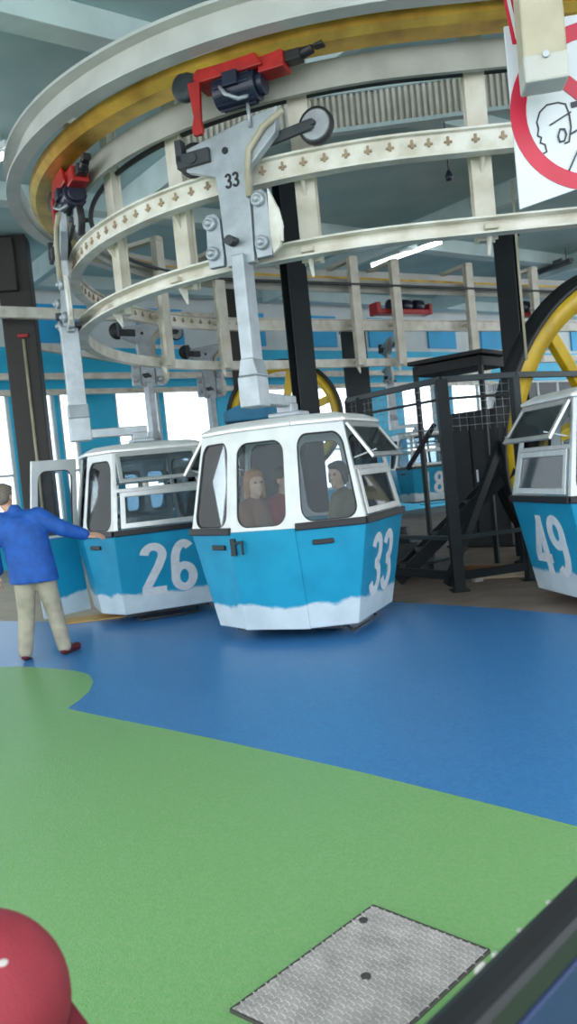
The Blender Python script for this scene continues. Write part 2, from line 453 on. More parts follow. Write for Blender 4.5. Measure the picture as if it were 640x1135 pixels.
        aw = w.build('vent_window', 'aluminium', t, bevel=.005)
        pane([p - n2 * .012 for p in inn], n2).build('window_pane', 'vent_glass', aw)
        for u in (.08, .92): st = MB(); st.bar(quadpt(q, u, .62), lerp(qa[0], qa[1], u) + V((0, 0, .06)), .012, .012); st.build('window_stay', 'steel_grey', t)
    # roof
    ro = MB()
    E0 = octo(.315, .73, .75, .505, Z2 - .015); E1 = octo(.315, .73, .75, .505, Z2 + .025); E2 = octo(.29, .62, .64, .43, Z2 + .08); E3 = octo(.18, .34, .34, .22, Z2 + .105)
    ro.add(E0 + E1 + E2 + E3, [(8 * k + i, 8 * k + (i + 1) % 8, 8 * k + 8 + (i + 1) % 8, 8 * k + 8 + i) for k in range(3) for i in range(8)] + [list(range(8))[::-1], [24 + i for i in range(8)]])
    ro.build('roof', 'cabin_white', t, bevel=.015)
    rr = MB()
    for i in range(8): rr.bar(E1[i] + V((0, 0, -.02)), E1[(i + 1) % 8] + V((0, 0, -.02)), .022, .03)
    rr.build('roof_rim', 'aluminium', t, bevel=.004)
    for s_ in (-1, 1):                            # the two benches face each other
        b = MB(); b.box((s_ * .50, 0, .40), (.36, 1.0, .05)); b.box((s_ * .52, 0, .22), (.26, .9, .36)); b.box((s_ * .70, 0, .66), (.05, .9, .42))
        b.build('bench', 'bench', t, bevel=.015)
    # hanger
    h = MB()
    h.box((0, 0, Z2 + .14), (.34, .26, .05)); h.box((0, -.02, Z2 + .20), (.16, .18, .10))
    h.box((0, PLY / 2 + .02, Z2 + .27), (.13, abs(PLY) + .12, .11))
    h.box((-.01, PLY - .03, Z2 + .33), (.20, .24, .28)); h.bar((0, PLY - .03, Z2 + .3), (-.0, PLY - .03, 3.42), .125, .21, 0, (0, 1, 0))
    h.prism([(-.10, 0), (.10, 0), (.0625, .16), (-.0625, .16)], (0, PLY + .09, Z2 + .47), (1, 0, 0), (0, 0, 1), .24)
    h.build('hanger_arm', 'steel_grey', t, bevel=.012)
    g = MB()                                      # T-shaped grip plate
    g.prism([(-.14, 3.34), (.14, 3.34), (.155, 3.95), (.17, 4.16), (.46, 4.40), (.50, 4.62), (.30, 4.60), (-.44, 4.47), (-.46, 4.27), (-.17, 4.16), (-.155, 3.95)],
            (0, PLY + .025, 0), (1, 0, 0), (0, 0, 1), .09)
    gp = g.build('grip_plate', 'steel_grey', t, bevel=.01)
    MB().lathe([(.03, 0), (.03, .012)], (-.04, PLY - .066, 4.36), (0, -1, 0), 16).build('plate_hole', 'black', gp)
    cb = MB(); cb.tube([(.56, PLY - .08, 4.56), (.36, PLY - .09, 4.46), (.20, PLY - .09, 4.30), (.165, PLY - .09, 4.1), (.165, PLY - .09, 3.9)], .03, 8)
    cb.build('guide_strap', 'post_beige', t)
    for s_, zt, z0 in ((-1, 3.84, 3.36), (1, 3.95, 3.36)):
        b = MB(); b.prism([(-.075, z0), (.075, z0), (.085, z0 + .1), (.075, zt - .05), (.03, zt), (-.06, zt), (-.085, z0 + .1)], (s_ * .245, PLY + .0, 0), (1, 0, 0), (0, 0, 1), .07)
        cl = b.build('clamp_block', 'steel_grey', t, bevel=.008)
        for zz in (z0 + .12, zt - .09):
            bb = MB(); bb.lathe([(.062, 0), (.062, .045), (.045, .055), (.04, .05), (.03, .05), (.03, .075), (.012, .085)], (s_ * .25 - .01, PLY - .068, zz), (0, -1, 0), 18)
            bb.build('bolt', 'steel_grey', cl)
    pv = MB(); pv.cyl((-.05, PLY - .02, 3.55), (-.05, PLY - .16, 3.55), .045); pv.cyl((-.13, PLY - .10, 3.57), (.03, PLY - .14, 3.53), .022); pv.box((.0, PLY + .06, 3.42), (.34, .10, .05))
    pv.build('pivot', 'steel_dark', t)
    wb = MB(); wb.prism([(.33, 3.37), (.40, 3.42), (.44, 3.60), (.40, 3.78), (.33, 3.95), (.32, 3.6)], (0, PLY - .02, 0), (1, 0, 0), (0, 0, 1), .05)
    wb.tube([(.40, PLY - .05, 3.76), (.43, PLY - .06, 3.62), (.42, PLY - .06, 3.46)], .02, 8)
    wb.build('side_bracket', 'rail_white', t, bevel=.006)
    for s_, zc, xw in ((-1, 4.43, -.46), (1, 4.43, .78)):
        a = MB(); a.bar((s_ * .30, PLY + .05, 4.38), (xw, PLY + .05, 4.43), .05, .09); a.cyl((xw, PLY, zc), (xw, -.47, zc), .025)
        if s_ < 0: a.box((-.36, PLY - .06, 4.36), (.34, .10, .13)); a.box((-.50, PLY - .06, 4.45), (.07, .10, .22)); a.cyl((-.36, PLY - .13, 4.36), (-.36, PLY, 4.36), .05)
        a.build('wheel_arm', 'steel_dark', t, bevel=.01)
        w = MB(); w.lathe([(.03, 0), (.145, .0), (.16, .012), (.16, .063), (.145, .075), (.03, .075)], (xw, -.61, zc), (0, 1, 0), 32)
        wh = w.build('wheel', 'rubber', t)
        hb = MB(); hb.lathe([(.138, 0), (.12, -.008), (.06, -.004), (.05, -.03), (.0, -.03)], (xw, -.61, zc), (0, 1, 0), 28); hb.build('hub', 'wheel_grey' if s_ > 0 else 'steel_dark', wh)
    return t

def cabin_numbers(root, txt):
    for i in (2, 6):
        ql = [BOT[i], BOT[i + 1], SIL[i + 1], SIL[i]]; nl = (ql[1] - ql[0]).cross(ql[3] - ql[0]).normalized()
        mb = MB(); c = quadpt(ql, .5, .53) + nl * .003
        number(mb, txt, c, ql[1] - ql[0], quadpt(ql, .5, 1) - quadpt(ql, .5, 0), .60, 1.12, .15)
        mb.build('cabin_number', 'number_white', root)
    if txt != '33': return
    mb = MB(); number(mb, txt, (0, PLY - .0665, 4.09), (1, 0, 0), (0, 0, 1), .13, 1.1, .17, .003)
    mb.build('plate_number', 'black', root)

CAB0 = .13                                         # cabin floors hang this high
proto = make_cabin('gondola_cabin', 'blue and white cable car cabin numbered 33 in the middle, passengers inside', 'cable car cabins on the rail loop')
cabins = [proto]
for lab, txt in (('blue cable car cabin numbered 26 whose door the man in the blue jacket holds', '26'),
                 ('blue cable car cabin numbered 49 at the right edge of the photo', '49'),
                 ('small distant cable car cabin numbered 18 behind the steel cage', '18'),
                 ('far cable car cabin behind cabin 26, hanging against the bright windows', ''),
                 ('far cable car cabin half hidden between cabins 26 and 33, before the windows', '')):
    c = copy_tree(proto); c['label'] = lab; cabins.append(c)
    if txt: cabin_numbers(c, txt)
cabin_numbers(proto, '33')
RC = V((1.5, 11.3, 0))                            # centre of the rail loop
def place(o, x, y, deg, z=CAB0): o.location = (x, y, z); o.rotation_euler = (0, 0, R(deg))
place(cabins[0], .10, 8.12, -24)
place(cabins[1], -1.72, 10.05, -69)
place(cabins[2], 3.27, 7.85, 9)
place(cabins[3], 3.92, 23.2, -80, .42)
place(cabins[4], -2.85, 16.3, 35)
place(cabins[5], -1.95, 19.6, 35)
for ch in cabins[1].children:                      # the near door of cabin 26 stands open, swung out on its far edge
    if ch.name.startswith('door') and ch.data.vertices[0].co.y < 0:
        pv = M.Translation((-.325, -.85, 0)); ch.matrix_local = pv @ M.Rotation(R(-62), 4, 'Z') @ pv.inverted()

# ------------------------------------------------------------------ overhead rails
def path(r, z, near=7.5, far=15., a_end=120, n=54):
    p = [V((RC.x + near, RC.y - r, z)), V((RC.x + near / 2, RC.y - r, z)), V((RC.x + .1, RC.y - r, z))]
    for i in range(n + 1):
        a = R(270 - (270 - a_end) * i / n); p.append(V((RC.x + r * cos(a), RC.y + r * sin(a), z)))
    a = R(a_end); d = V((sin(a), -cos(a), 0))
    p += [p[-1] + d * (far * k / 6) for k in range(1, 7)]
    return p
def ibeam(w, h, t): return [(-w/2, -h/2), (w/2, -h/2), (w/2, -h/2+t), (t/2, -h/2+t), (t/2, h/2-t), (w/2, h/2-t), (w/2, h/2), (-w/2, h/2), (-w/2, h/2-t), (-t/2, h/2-t), (-t/2, -h/2+t), (-w/2, -h/2+t)]
def chan(w, h, t): return [(-w/2, -h/2), (w/2, -h/2), (w/2, -h/2+t), (-w/2+t, -h/2+t), (-w/2+t, h/2-t), (w/2, h/2-t), (w/2, h/2), (-w/2, h/2)]
def rect(w, h): return [(-w/2, -h/2), (w/2, -h/2), (w/2, h/2), (-w/2, h/2)]

o = MB().sweep(path(4.62, 5.36), chan(.16, .32, .03)).build('fascia_beam', 'fascia'); tag(o, 'thick grey outer channel beam curving highest around the rail loop', 'beam')
mb = MB().sweep(path(4.26, 5.26), [(-.17, -.08), (-.11, -.13), (.11, -.13), (.17, -.08), (.17, .0), (-.17, .0)])
o = mb.build('conveyor_beam', 'gold'); tag(o, 'gold painted beam curving just inside the grey outer channel', 'beam')
o = MB().sweep(path(3.96, 5.05), rect(.05, .25)).build('inner_beam', 'beam_grey'); tag(o, 'cream flat beam curving just under and inside the gold beam', 'beam')
mb = MB().sweep(path(4.0, 4.30), ibeam(.13, .22, .02))
pts = path(4.0, 4.30); acc = 0
for i in range(len(pts) - 7):                      # bolted joints with rust marks along the outer web
    a, b = pts[i], pts[i + 1]; L_ = (b - a).length; k = max(1, int(round(L_ / .24)))
    for j in range(k):
        p = lerp(a, b, (j + .5) / k); t_ = (b - a).normalized(); lat = V((-t_.y, t_.x, 0))
        for sg in (-1, 1):
            q = p + lat * sg * .016
            mb.box(q + V((0, 0, .02)), (.022, .022, .075), 1); mb.bar(q + V((0, 0, .01)) - t_ * .035, q + V((0, 0, .01)) + t_ * .035, .02, .018, 1)
            mb.box(q + V((0, 0, .115)), (.05, .05, .012), 1)
o = mb.build('running_rail', ['rail_white', 'rust_pale']); tag(o, 'cream running rail with rusty bolts that carries the grip wheels', 'rail')
o = MB().sweep(path(3.98, 3.56), chan(.13, .15, .018)).build('guide_rail', 'rail_white'); tag(o, 'lower cream guide rail curving above the cabin roofs', 'rail')
o = MB().tube(path(3.72, 5.02), .03, 8).build('haul_rope', 'steel_dark'); tag(o, 'dark round rope rail curving inside the gold beam', 'rope')

# hanger posts from ceiling height to the guide rail
def post(px, py, y, lab, low=3.48, top=5.6, w=.17):
    p = at(px, py, y); d = (RC - V((p.x, p.y, 0))); d.normalize()
    ang = math.atan2(d.y, d.x)
    t = thing('hanger_post', lab, 'post', (p.x, p.y, low), ang, 'cream hanger posts of the rail loop')
    b = MB(); b.box((.0, 0, (top - low) / 2), (.10, w, top - low)); b.box((.052, 0, (top - low) / 2), (.012, w + .06, top - low))
    b.build('upright', 'cream', t, bevel=.006)
    b = MB()
    for zz in (3.56, 4.30): b.box((-.14, 0, zz - low), (.26, .12, .06)); b.prism([(0, 0), (.0, -.22), (-.22, 0)], (-.05, .015, zz - low - .03), (1, 0, 0), (0, 0, 1), .03)
    b.box((-.30, 0, 5.44 - low), (.75, .14, .08))
    b.build('bracket', 'cream', t, bevel=.005)
    return t
def ringpost(px, zlook, r, lab, **k):
    """on the loop of radius r, in line with image column px seen at height zlook"""
    best = None
    pts = path(r, zlook, n=300)
    return pts
from mathutils import geometry as _g
def proj(p):
    d = V(p) - CAMP; zf = d.dot(_F); return 320 + FPX * d.dot(_R) / zf, 567.5 - FPX * d.dot(_U) / zf
def on_path(px, z, r, far=False):
    pts = path(r, z, n=300); dense = []
    for a, b in zip(pts, pts[1:]):
        k = max(1, int((b - a).length / .03)); dense += [lerp(a, b, j / k) for j in range(k)]
    mid = max(range(len(dense)), key=lambda i: -dense[i].x)
    seg = dense[mid:] if far else dense[:mid]
    return min(seg, key=lambda p: abs(proj(p)[0] - px))
PR = 3.76
for px, z, far, lab in ((535, 3.9, 0, 'cream hanger post left of the red ring sign'), (342, 3.9, 0, 'cream hanger post just right of the dark middle column'),
                        (207, 3.9, 0, 'cream hanger post left of the grip plate of cabin 33'), (136, 3.9, 0, 'cream hanger post right of the grip above cabin 26'),
                        (185, 3.9, 1, 'far cream hanger post above the number of cabin 26'), (250, 3.9, 1, 'far cream hanger post left of the hanger arm of cabin 33'),
                        (340, 4.0, 1, 'far cream hanger post peeping past the dark middle column'), (398, 4.0, 1, 'far cream hanger post just left of the far red drive'),
                        (443, 4.0, 1, 'far cream hanger post in front of the far red drive'), (525, 4.0, 1, 'far cream hanger post left of the dark right column'), (597, 4.0, 1, 'far cream hanger post left of the big yellow wheel rim')):
    p = on_path(px, z, PR, far); d = RC - V((p.x, p.y, 0))
    if far and p.x > -.5: d = V((.5, -.866, 0))
    elif p.x > RC.x: d = V((0, 1, 0))
    d.normalize()
    t = thing('hanger_post', lab, 'post', (p.x, p.y, 3.48), math.atan2(d.y, d.x), 'cream hanger posts of the rail loop')
    b = MB(); H = 5.55 - 3.48
    b.box((0, 0, H / 2), (.10, .13, H)); b.box((.052, 0, H / 2), (.012, .19, H)); b.box((-.052, 0, H / 2), (.012, .19, H))
    b.build('upright', 'cream', t, bevel=.005)
    b = MB()
    for zz in (.08, .82): b = MB(); b.box((-.135, 0, zz), (.20, .12, .05)); b.prism([(0, 0), (.0, -.20), (-.15, 0)], (-.055, .015, zz - .02), (1, 0, 0), (0, 0, 1), .03); b.build('bracket', 'cream', t, bevel=.005)
    b = MB(); b.box((-.36, 0, H - .03), (.86, .13, .07)); b.build('bracket', 'cream', t, bevel=.005)

# straight rails for the parked line behind the loop, along the building
TB = R(36); E1 = V((cos(TB), sin(TB), 0)); E2 = V((sin(TB), -cos(TB), 0)); NW = -E2
WP = V((-6.3, 18.6, 0))                            # a foot point of the back wall
def wallpt(t, z=0., off=0.): return WP + E1 * t + E2 * off + V((0, 0, z))
def wall_t(px, z=3.0, off=0.):
    lo, hi = -8., 40.
    for _ in range(50):
        mid = (lo + hi) / 2
        if proj(wallpt(mid, z, off))[0] < px: lo = mid
        else: hi = mid
    return lo
for z, h, off, lab in ((4.25, .14, .9, 'upper pale straight rail in front of the far windows'), (3.88, .12, 1.0, 'lower pale straight rail in front of the far windows')):
    o = MB().sweep([wallpt(t, z, off) for t in (-5, 2, 9, 16)], ibeam(.14, h, .03)).build('parking_rail', 'rail_white'); tag(o, lab, 'rail')
o = MB().bar(V((-9.5, 11.9, 5.0)), V((-1.2, 17.5, 5.0)), .14, .20).build('tie_beam', 'rail_white'); tag(o, 'white horizontal beam crossing in front of the brown left column', 'beam')
o = MB().bar(at(40, 384, 17.2), at(128, 398, 19.5), .12, .14).build('tie_beam', 'rail_white'); tag(o, 'short pale beam behind the grip of cabin 26, above the parking rails', 'beam')

# ------------------------------------------------------------------ red drive units
def drive(name, lab, p, ang, sc_=1.):
    t = thing(name, lab, 'drive unit', p, ang, 'red drive units along the rails'); t.scale = (sc_,) * 3
    b = MB(); b.box((0, 0, 0), (.62, .26, .14)); b.prism([(-.36, -.07), (.36, -.07), (.26, .13), (-.20, .13)], (0, -.13, 0), (1, 0, 0), (0, 0, 1), .03)
    b.box((.42, -.02, -.03), (.24, .2, .17)); b.build('frame', 'red', t, bevel=.012)
    b = MB(); b.prism([(-.06, 0), (.06, 0), (.035, -.34), (.05, -.42), (.03, -.46), (-.05, -.46), (-.06, -.40), (-.03, -.3)], (-.30, -.12, -.05), (1, 0, 0), (0, 0, 1), .05)
    b.build('arm', 'red', t, bevel=.008)
    b = MB(); b.cyl((-.14, -.02, -.16), (.26, -.02, -.16), .135, 24); b.cyl((.26, -.02, -.16), (.32, -.02, -.16), .10, 20)
    for k in range(12): a = 2 * PI * k / 12; b.box((.05, -.02 + .14 * cos(a), -.16 + .14 * sin(a)), (.34, .022, .022), 0, M.Rotation(a, 3, 'X'))
    b.box((.06, -.16, -.12), (.14, .08, .12)); b.build('motor', 'motor', t, bevel=.006)
    b = MB(); b.lathe([(.04, 0), (.11, 0), (.13, .02), (.13, .07), (.11, .09), (.04, .09)], (-.40, -.16, -.05), (0, 1, 0), 26); b.build('drive_tyre', 'column_lit', t)
    b = MB(); b.tube([(-.05, -.16, -.16), (.02, -.22, -.26), (.12, -.18, -.31), (.18, -.10, -.27)], .018, 8); b.cyl((.14, -.02, -.28), (.14, -.02, -.50), .016, 10)
    b.build('linkage', 'steel_grey', t)
    b = MB(); b.box((.60, -.02, -.02), (.16, .13, .10)); b.cyl((.66, -.02, -.02), (.78, -.02, .01), .05); b.box((.84, -.02, .03), (.09, .09, .07)); b.build('coupling', 'black', t, bevel=.008)
    return t
p = on_path(255, 5.1, 4.24); p.z = 5.12
drive('drive_unit', 'red drive unit with dark motor hanging above the grip plate numbered 33', p, R(-22))
p = on_path(72, 5.0, 4.15); p = atz(78, 208, 5.0); p.z = 5.0
drive('drive_unit', 'red drive unit with dark motor above the grip of cabin 26', p, R(-62), .95)
p = on_path(446, 4.5, 4.0, True); p.z = 4.56
td = thing('drive_unit', 'long red drive unit with three black motors on the far rail', 'drive unit', p, R(30), 'red drive units along the rails')
b = MB(); b.box((0, 0, 0), (1.35, .25, .10)); b.box((-.66, 0, .06), (.10, .28, .24)); b.box((.66, 0, .06), (.08, .28, .22)); b.build('frame', 'red', td, bevel=.015)
for x in (-.22, .1, .42): MB().lathe([(.06, -.12), (.125, -.11), (.125, .08), (.08, .11)], (x, -.02, .13), (1, 0, 0), 20).build('motor', 'motor', td)
b = MB().box((.66, -.0, .0), (.0001, .0001, .0001))
p = on_path(588, 4.5, 4.0, True); p.z = 4.56
td = thing('drive_unit', 'dark drive motor on the far rail right of the dark right column', 'drive unit', p, R(30), 'red drive units along the rails')
b = MB(); b.box((0, 0, -.01), (.8, .22, .08)); b.build('frame', 'red', td, bevel=.01)
for x in (-.2, .2): MB().lathe([(.06, -.15), (.15, -.13), (.15, .10), (.08, .13)], (x, -.02, .15), (1, 0, 0), 20).build('motor', 'motor', td)

# ------------------------------------------------------------------ room
CZ = 6.6
fb = MB(); fb.box((4, 14, -.05), (44, 46, .1)); struct(fb.build('floor', 'concrete'))
def slab(name, poly, z0, z1, m):
    mb = MB(); k = len(poly)
    mb.add([V((p.x, p.y, z1)) for p in poly] + [V((p.x, p.y, z0)) for p in poly], [list(range(k)), [i + k for i in range(k)][::-1]] + [(i, i + k, (i + 1) % k + k, (i + 1) % k) for i in range(k)])
    return mb.build(name, m)
edge = [fl(x, y) for x, y in ((640, 919), (560, 898), (480, 878), (400, 858), (330, 842), (260, 826), (190, 811), (130, 799), (78, 788), (76, 786), (88, 778), (99, 768), (104, 757), (99, 749), (84, 745), (55, 742), (20, 740), (-40, 742), (-120, 752))]
fe = edge[0] + (edge[0] - edge[1]) * 12
green = [fe] + edge + [V((-6, 6.2, 0)), V((-6, -3, 0)), V((fe.x, -3, 0))]
struct(slab('floor_green', green, 0.001, .012, 'green_floor'), 'green rubber floor coating in the foreground')
far_edge = [fl(640, 683), fl(560, 676), fl(500, 672), fl(430, 668)]
fe2 = far_edge[0] + (far_edge[0] - far_edge[3]) * 3
bk = [V((.6, 10.0, 0)), V((-.8, 11.6, 0)), fl(110, 686), fl(60, 690), V((-6, 11.8, 0)), V((-6, 6.2, 0))]
blue = [fe] + [fe2] + far_edge + bk + edge[::-1][:-1] + [edge[0]]
struct(slab('floor_blue', blue, 0.001, .011, 'blue_floor'), 'blue rubber floor coating around the cabins')
sand = [fl(60, 690), V((-6, 11.8, 0)), V((-9, 19, 0)), wallpt(4, 0, .1), V((-.8, 11.9, 0)), fl(110, 686)]
struct(slab('floor_sand', sand, 0.001, .008, 'sand_floor'), 'beige floor beyond the blue coating on the left')
o = slab('kerb_strip', [fl(66, 694), fl(66, 689), fl(132, 680), fl(200, 672), fl(200, 676), fl(132, 686)], .011, .03, 'kerb'); struct(o, 'ochre edge strip on the floor under cabin 26'); o.name = 'trim_1'

cb = MB(); cb.box((4, 15.6, CZ + .06), (44, 33.2, .12)); struct(cb.build('ceiling', 'teal_ceiling'))
# ceiling beams: along the building and across it
k = 0
def cbeam(p0, p1, w, h, z=CZ, m='teal_beam'):
    global k
    k += 1
    o = MB().bar(V((p0[0], p0[1], z - h / 2)), V((p1[0], p1[1], z - h / 2)), w, h).build('ceiling_beam_%d' % k, m, bevel=.01); struct(o); return o
c0 = atz(90, 30, CZ - .15)
for off in (0., 5., 10., 15.):
    q = V((c0.x, c0.y, 0)) - E2 * off
    cbeam(q - E1 * min(8, (q.y + .9) / .59), q + E1 * (26 if off < 11 else 22), .34, .30)
for t_ in (-5, 1.5, 8, 14.5, 21):
    q = V((-3.6, 13.4, 0)) + E1 * t_
    cbeam(q + E2 * 9 if q.y - 7.3 > -.9 else q + E2 * (q.y + .9) / .81, q - E2 * 5, .16, .42)
# back wall with its windows
def wbox(mb, t0, t1, z0, z1, th=.25, off=0., mi=0):
    mb.bar(wallpt(t0, (z0 + z1) / 2, off), wallpt(t1, (z0 + z1) / 2, off), th, z1 - z0, mi)
WZ0, WZ1 = .95, 4.05
T = lambda px: wall_t(px, 3.2)
wins = [(T(-60), T(12)), (T(16), T(62)), (T(66), T(86)), (T(128), T(178)), (T(181), T(240)), (T(262), T(330)), (T(338), T(392)), (T(445), T(482)), (T(500), T(560)), (T(575), T(640)), (T(650), T(700))]
wb = MB(); T0, T1 = T(-60) - 3, T(700) + 3
wbox(wb, T0, T1, 0, WZ0); wbox(wb, T0, T1, WZ1, 5.05); wbox(wb, T0, T1, 5.05, CZ, mi=1)
prev = T0
for a, b in wins + [(T1, T1)]:
    if a - prev > .01: wbox(wb, prev, a, WZ0, WZ1, mi=0)
    prev = b
struct(wb.build('wall_back', ['cyan', 'wall_white']))
mb = MB()
tt = T0
while tt < T1:                                     # the band above the windows alternates deep blue panels and pale bays
    wbox(mb, tt, tt + 1.3, 5.15, 6.05, .06, .16); tt += 2.6
struct(mb.build('trim_2', 'cyan_deep'), 'deep blue panels high on the back wall')
for i, (a, b) in enumerate(wins):
    f = MB(); wd = .07
    wbox(f, a, b, WZ0, WZ0 + wd, .12); wbox(f, a, b, WZ1 - wd, WZ1, .12); wbox(f, a, a + wd, WZ0, WZ1, .12); wbox(f, b - wd, b, WZ0, WZ1, .12)
    nm = max(1, int((b - a) / 1.1))
    for j in range(1, nm): c = a + (b - a) * j / nm; wbox(f, c - .03, c + .03, WZ0, WZ1, .1)
    wbox(f, a, b, 2.1, 2.16, .1)
    w = struct(f.build('window_%d' % (i + 1), 'wall_white'))
    g = MB(); wbox(g, a + wd, b - wd, WZ0 + wd, WZ1 - wd, .01); g.build('window_pane', 'window_glass', w)
# dark columns
def column(name, lab, p, w, d, z1, ang, m1, m2):
    t = thing(name, lab, 'column', (p.x, p.y, 0), ang)
    b = MB(); b.box((0, -d / 2 + .01, z1 / 2), (w, .02, z1)); b.build('flange', m1, t); b = MB(); b.box((0, d / 2 - .01, z1 / 2), (w, .02, z1)); b.build('flange', m1, t)
    b = MB(); b.box((0, 0, z1 / 2), (.025, d - .04, z1)); b.build('web', m2, t)
    b = MB(); b.box((0, 0, .012), (w + .14, d + .14, .024)); b.build('base_plate', m1, t); b = MB(); b.box((0, 0, z1 + .012), (w + .08, d + .08, .024)); b.build('cap_plate', m1, t)
    return t
p = at(30, 420, 15.9)
t = thing('brown_column', 'wide dark brown column at the left edge behind the man', 'column', (p.x, p.y, 0), R(8))
MB().box((0, 0, 3.29), (.60, .5, 6.56)).build('shaft', 'column_brown', t, bevel=.02)
MB().box((-.20, -.05, 6.0), (.55, .7, 1.0)).build('haunch', 'column_brown', t, bevel=.02)
MB().tube([(.06, -.28, .2), (.06, -.28, 4.6)], .028, 8).build('conduit', 'post_beige', t)
MB().box((.06, -.29, 4.66), (.2, .06, .07)).build('junction_box', 'red', t, bevel=.01)
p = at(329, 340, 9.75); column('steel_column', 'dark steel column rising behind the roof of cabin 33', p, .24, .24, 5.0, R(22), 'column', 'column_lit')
p = at(566, 340, 11.3); column('steel_column', 'dark steel column right of the steel cage, below the red ring sign', p, .26, .28, 4.5, R(-28), 'column', 'column')
p = at(264, 380, 17.4); column('steel_column', 'far dark column left of the small yellow wheel', p, .36, .3, 6.5, 0, 'column_brown', 'column_brown')
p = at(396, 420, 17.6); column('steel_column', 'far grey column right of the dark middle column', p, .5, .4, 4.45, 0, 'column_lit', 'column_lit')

# lamps
def tube_lamp(lab, p0, p1, on=True):
    p0, p1 = V(p0), V(p1); c = (p0 + p1) / 2; d = p1 - p0; L_ = d.length
    t = thing('fluorescent_lamp', lab, 'lamp', c, math.atan2(d.y, d.x), 'fluorescent lamps under the ceiling')
    b = MB(); b.prism([(-.09, 0), (.09, 0), (.05, .07), (-.05, .07)], (L_ / 2, 0, .03), (0, 1, 0), (0, 0, 1), -L_); b.box((0, 0, .13), (.5, .05, .1))
    for s_ in (-1, 1): b.cyl((s_ * L_ * .35, 0, .09), (s_ * L_ * .35, 0, max(.12, CZ - c.z)), .012, 8)
    b.build('housing', 'wall_white' if on else 'lamp_off', t)
    b = MB(); b.cyl((-L_ / 2, 0, -.0), (L_ / 2, 0, 0), .045, 14); b.build('tube', 'lamp' if on else 'lamp_off', t)
tube_lamp('lit fluorescent tube above the far rails in the middle of the photo', atz(413, 294, 6.3), atz(489, 268, 6.3))
tube_lamp('lit fluorescent tube between the rails right of the grip of cabin 26', atz(106, 279, 6.3), atz(130, 288, 6.3))
tube_lamp('small lit lamp at the right of the brown left column', atz(43, 343, 6.2), atz(60, 341, 6.2))
tube_lamp('small lit lamp left of the hanger arm of cabin 33', atz(226, 357, 6.2), atz(243, 353, 6.2))
tube_lamp('unlit lamp at the right edge above the yellow wheel', atz(598, 303, 6.2), atz(634, 290, 6.2), False)
tube_lamp('lit lamp at the left edge near the white tie beam', atz(-10, 180, 6.3), atz(4, 172, 6.3))
p = at(498, 196, 11.5)
t = thing('pendant_lamp', 'tiny dark blue pendant hanging from the ceiling between the rails', 'lamp', p)
b = MB(); b.lathe([(.01, .10), (.025, .08), (.06, .0), (.045, -.05), (.0, -.06)], (0, 0, 0), n=16); b.build('shade', 'motor', t)
b = MB(); b.cyl((0, 0, .09), (0, 0, CZ - p.z), .008, 8); b.build('cord', 'black', t)
# ribbed panel behind the rails
a, c = at(186, 150, 10.6), at(575, 98, 10.2)
t = thing('ribbed_panel', 'long ribbed grey panel below the ceiling, behind the upper rails', 'vent panel', (a + c) / 2, math.atan2(c.y - a.y, c.x - a.x))
L_ = (c - a).length; b = MB(); b.box((0, .05, 0), (L_, .03, .42)); b.build('back_sheet', 'rib', t)
b = MB()
for i in range(int(L_ / .075)): b.box((-L_ / 2 + .04 + i * .075, 0.015, 0), (.038, .05, .42))
b.build('rib_sheet', 'cream', t)
b = MB(); b.box((0, .02, .23), (L_, .12, .05)); b.box((0, .02, -.23), (L_, .12, .05))
for x in (-L_ * .35, 0, L_ * .35): b.cyl((x, .03, .2), (x, .03, CZ - (a.z + c.z) / 2), .015, 8)
b.build('rim', 'teal_beam', t)

# ------------------------------------------------------------------ yellow wheels
def wheel(lab, c, r, nrm, rim, spokes=6):
    t = thing('bull_wheel', lab, 'wheel', c); n_ = V(nrm).normalized(); x = V((0, 0, 1)).cross(n_).normalized(); y = n_.cross(x)
    MB().lathe([(r - rim, -.07), (r - .03, -.07), (r - .03, .07), (r - rim, .07)], (0, 0, 0), n_, 64, closed=True).build('rim', 'yellow', t)
    MB().lathe([(r - .035, -.10), (r + .04, -.11), (r + .01, -.03), (r + .01, .03), (r + .04, .11), (r - .035, .10)], (0, 0, 0), n_, 64, closed=True).build('groove_liner', 'black', t)
    for i in range(spokes):
        a = 2 * PI * (i + .3) / spokes; d = x * cos(a) + y * sin(a)
        b = MB(); b.bar(d * .14, d * (r - rim * .6), .15, .13, 0, n_); b.build('spoke', 'yellow', t, bevel=.015)
    MB().lathe([(.0, -.16), (.10, -.16), (.2, -.1), (.2, .1), (.1, .16), (.0, .16)], (0, 0, 0), n_, 28).build('hub', 'yellow', t)
    b = MB(); z = -c.z
    b.bar(-n_ * .28, V((-n_.x * .28, -n_.y * .28, z + .0)), .18, .18); b.cyl(-n_ * .36, n_ * .2, .06)
    b.build('stand', 'column', t)
    return t
wheel('large yellow wheel with black rim at the right edge, behind the cage', V((4.25, 10.9, 1.92)), 1.85, (.51, -.82, -.26), .32)
wheel('small far yellow wheel behind the hanger arm of cabin 33', at(316, 464, 16.5), 1.15, (-.10, -.99, 0), .20, 6)
o = MB().prism([(-.75, 0), (.55, 0), (.55, .25), (-.2, .38), (-.75, .18)], at(296, 466, 14.8), (1, 0, 0), (0, 0, 1), .5).build('canvas_cover', 'blue_cover', bevel=.03)
tag(o, 'low blue cover in front of the small far yellow wheel', 'cover')
p = at(296, 466, 14.8); MB().box((p.x - .1, p.y + -.25, (p.z) / 2), (.9, .4, p.z), 0).build('pedestal', 'grey_box', None).parent = o

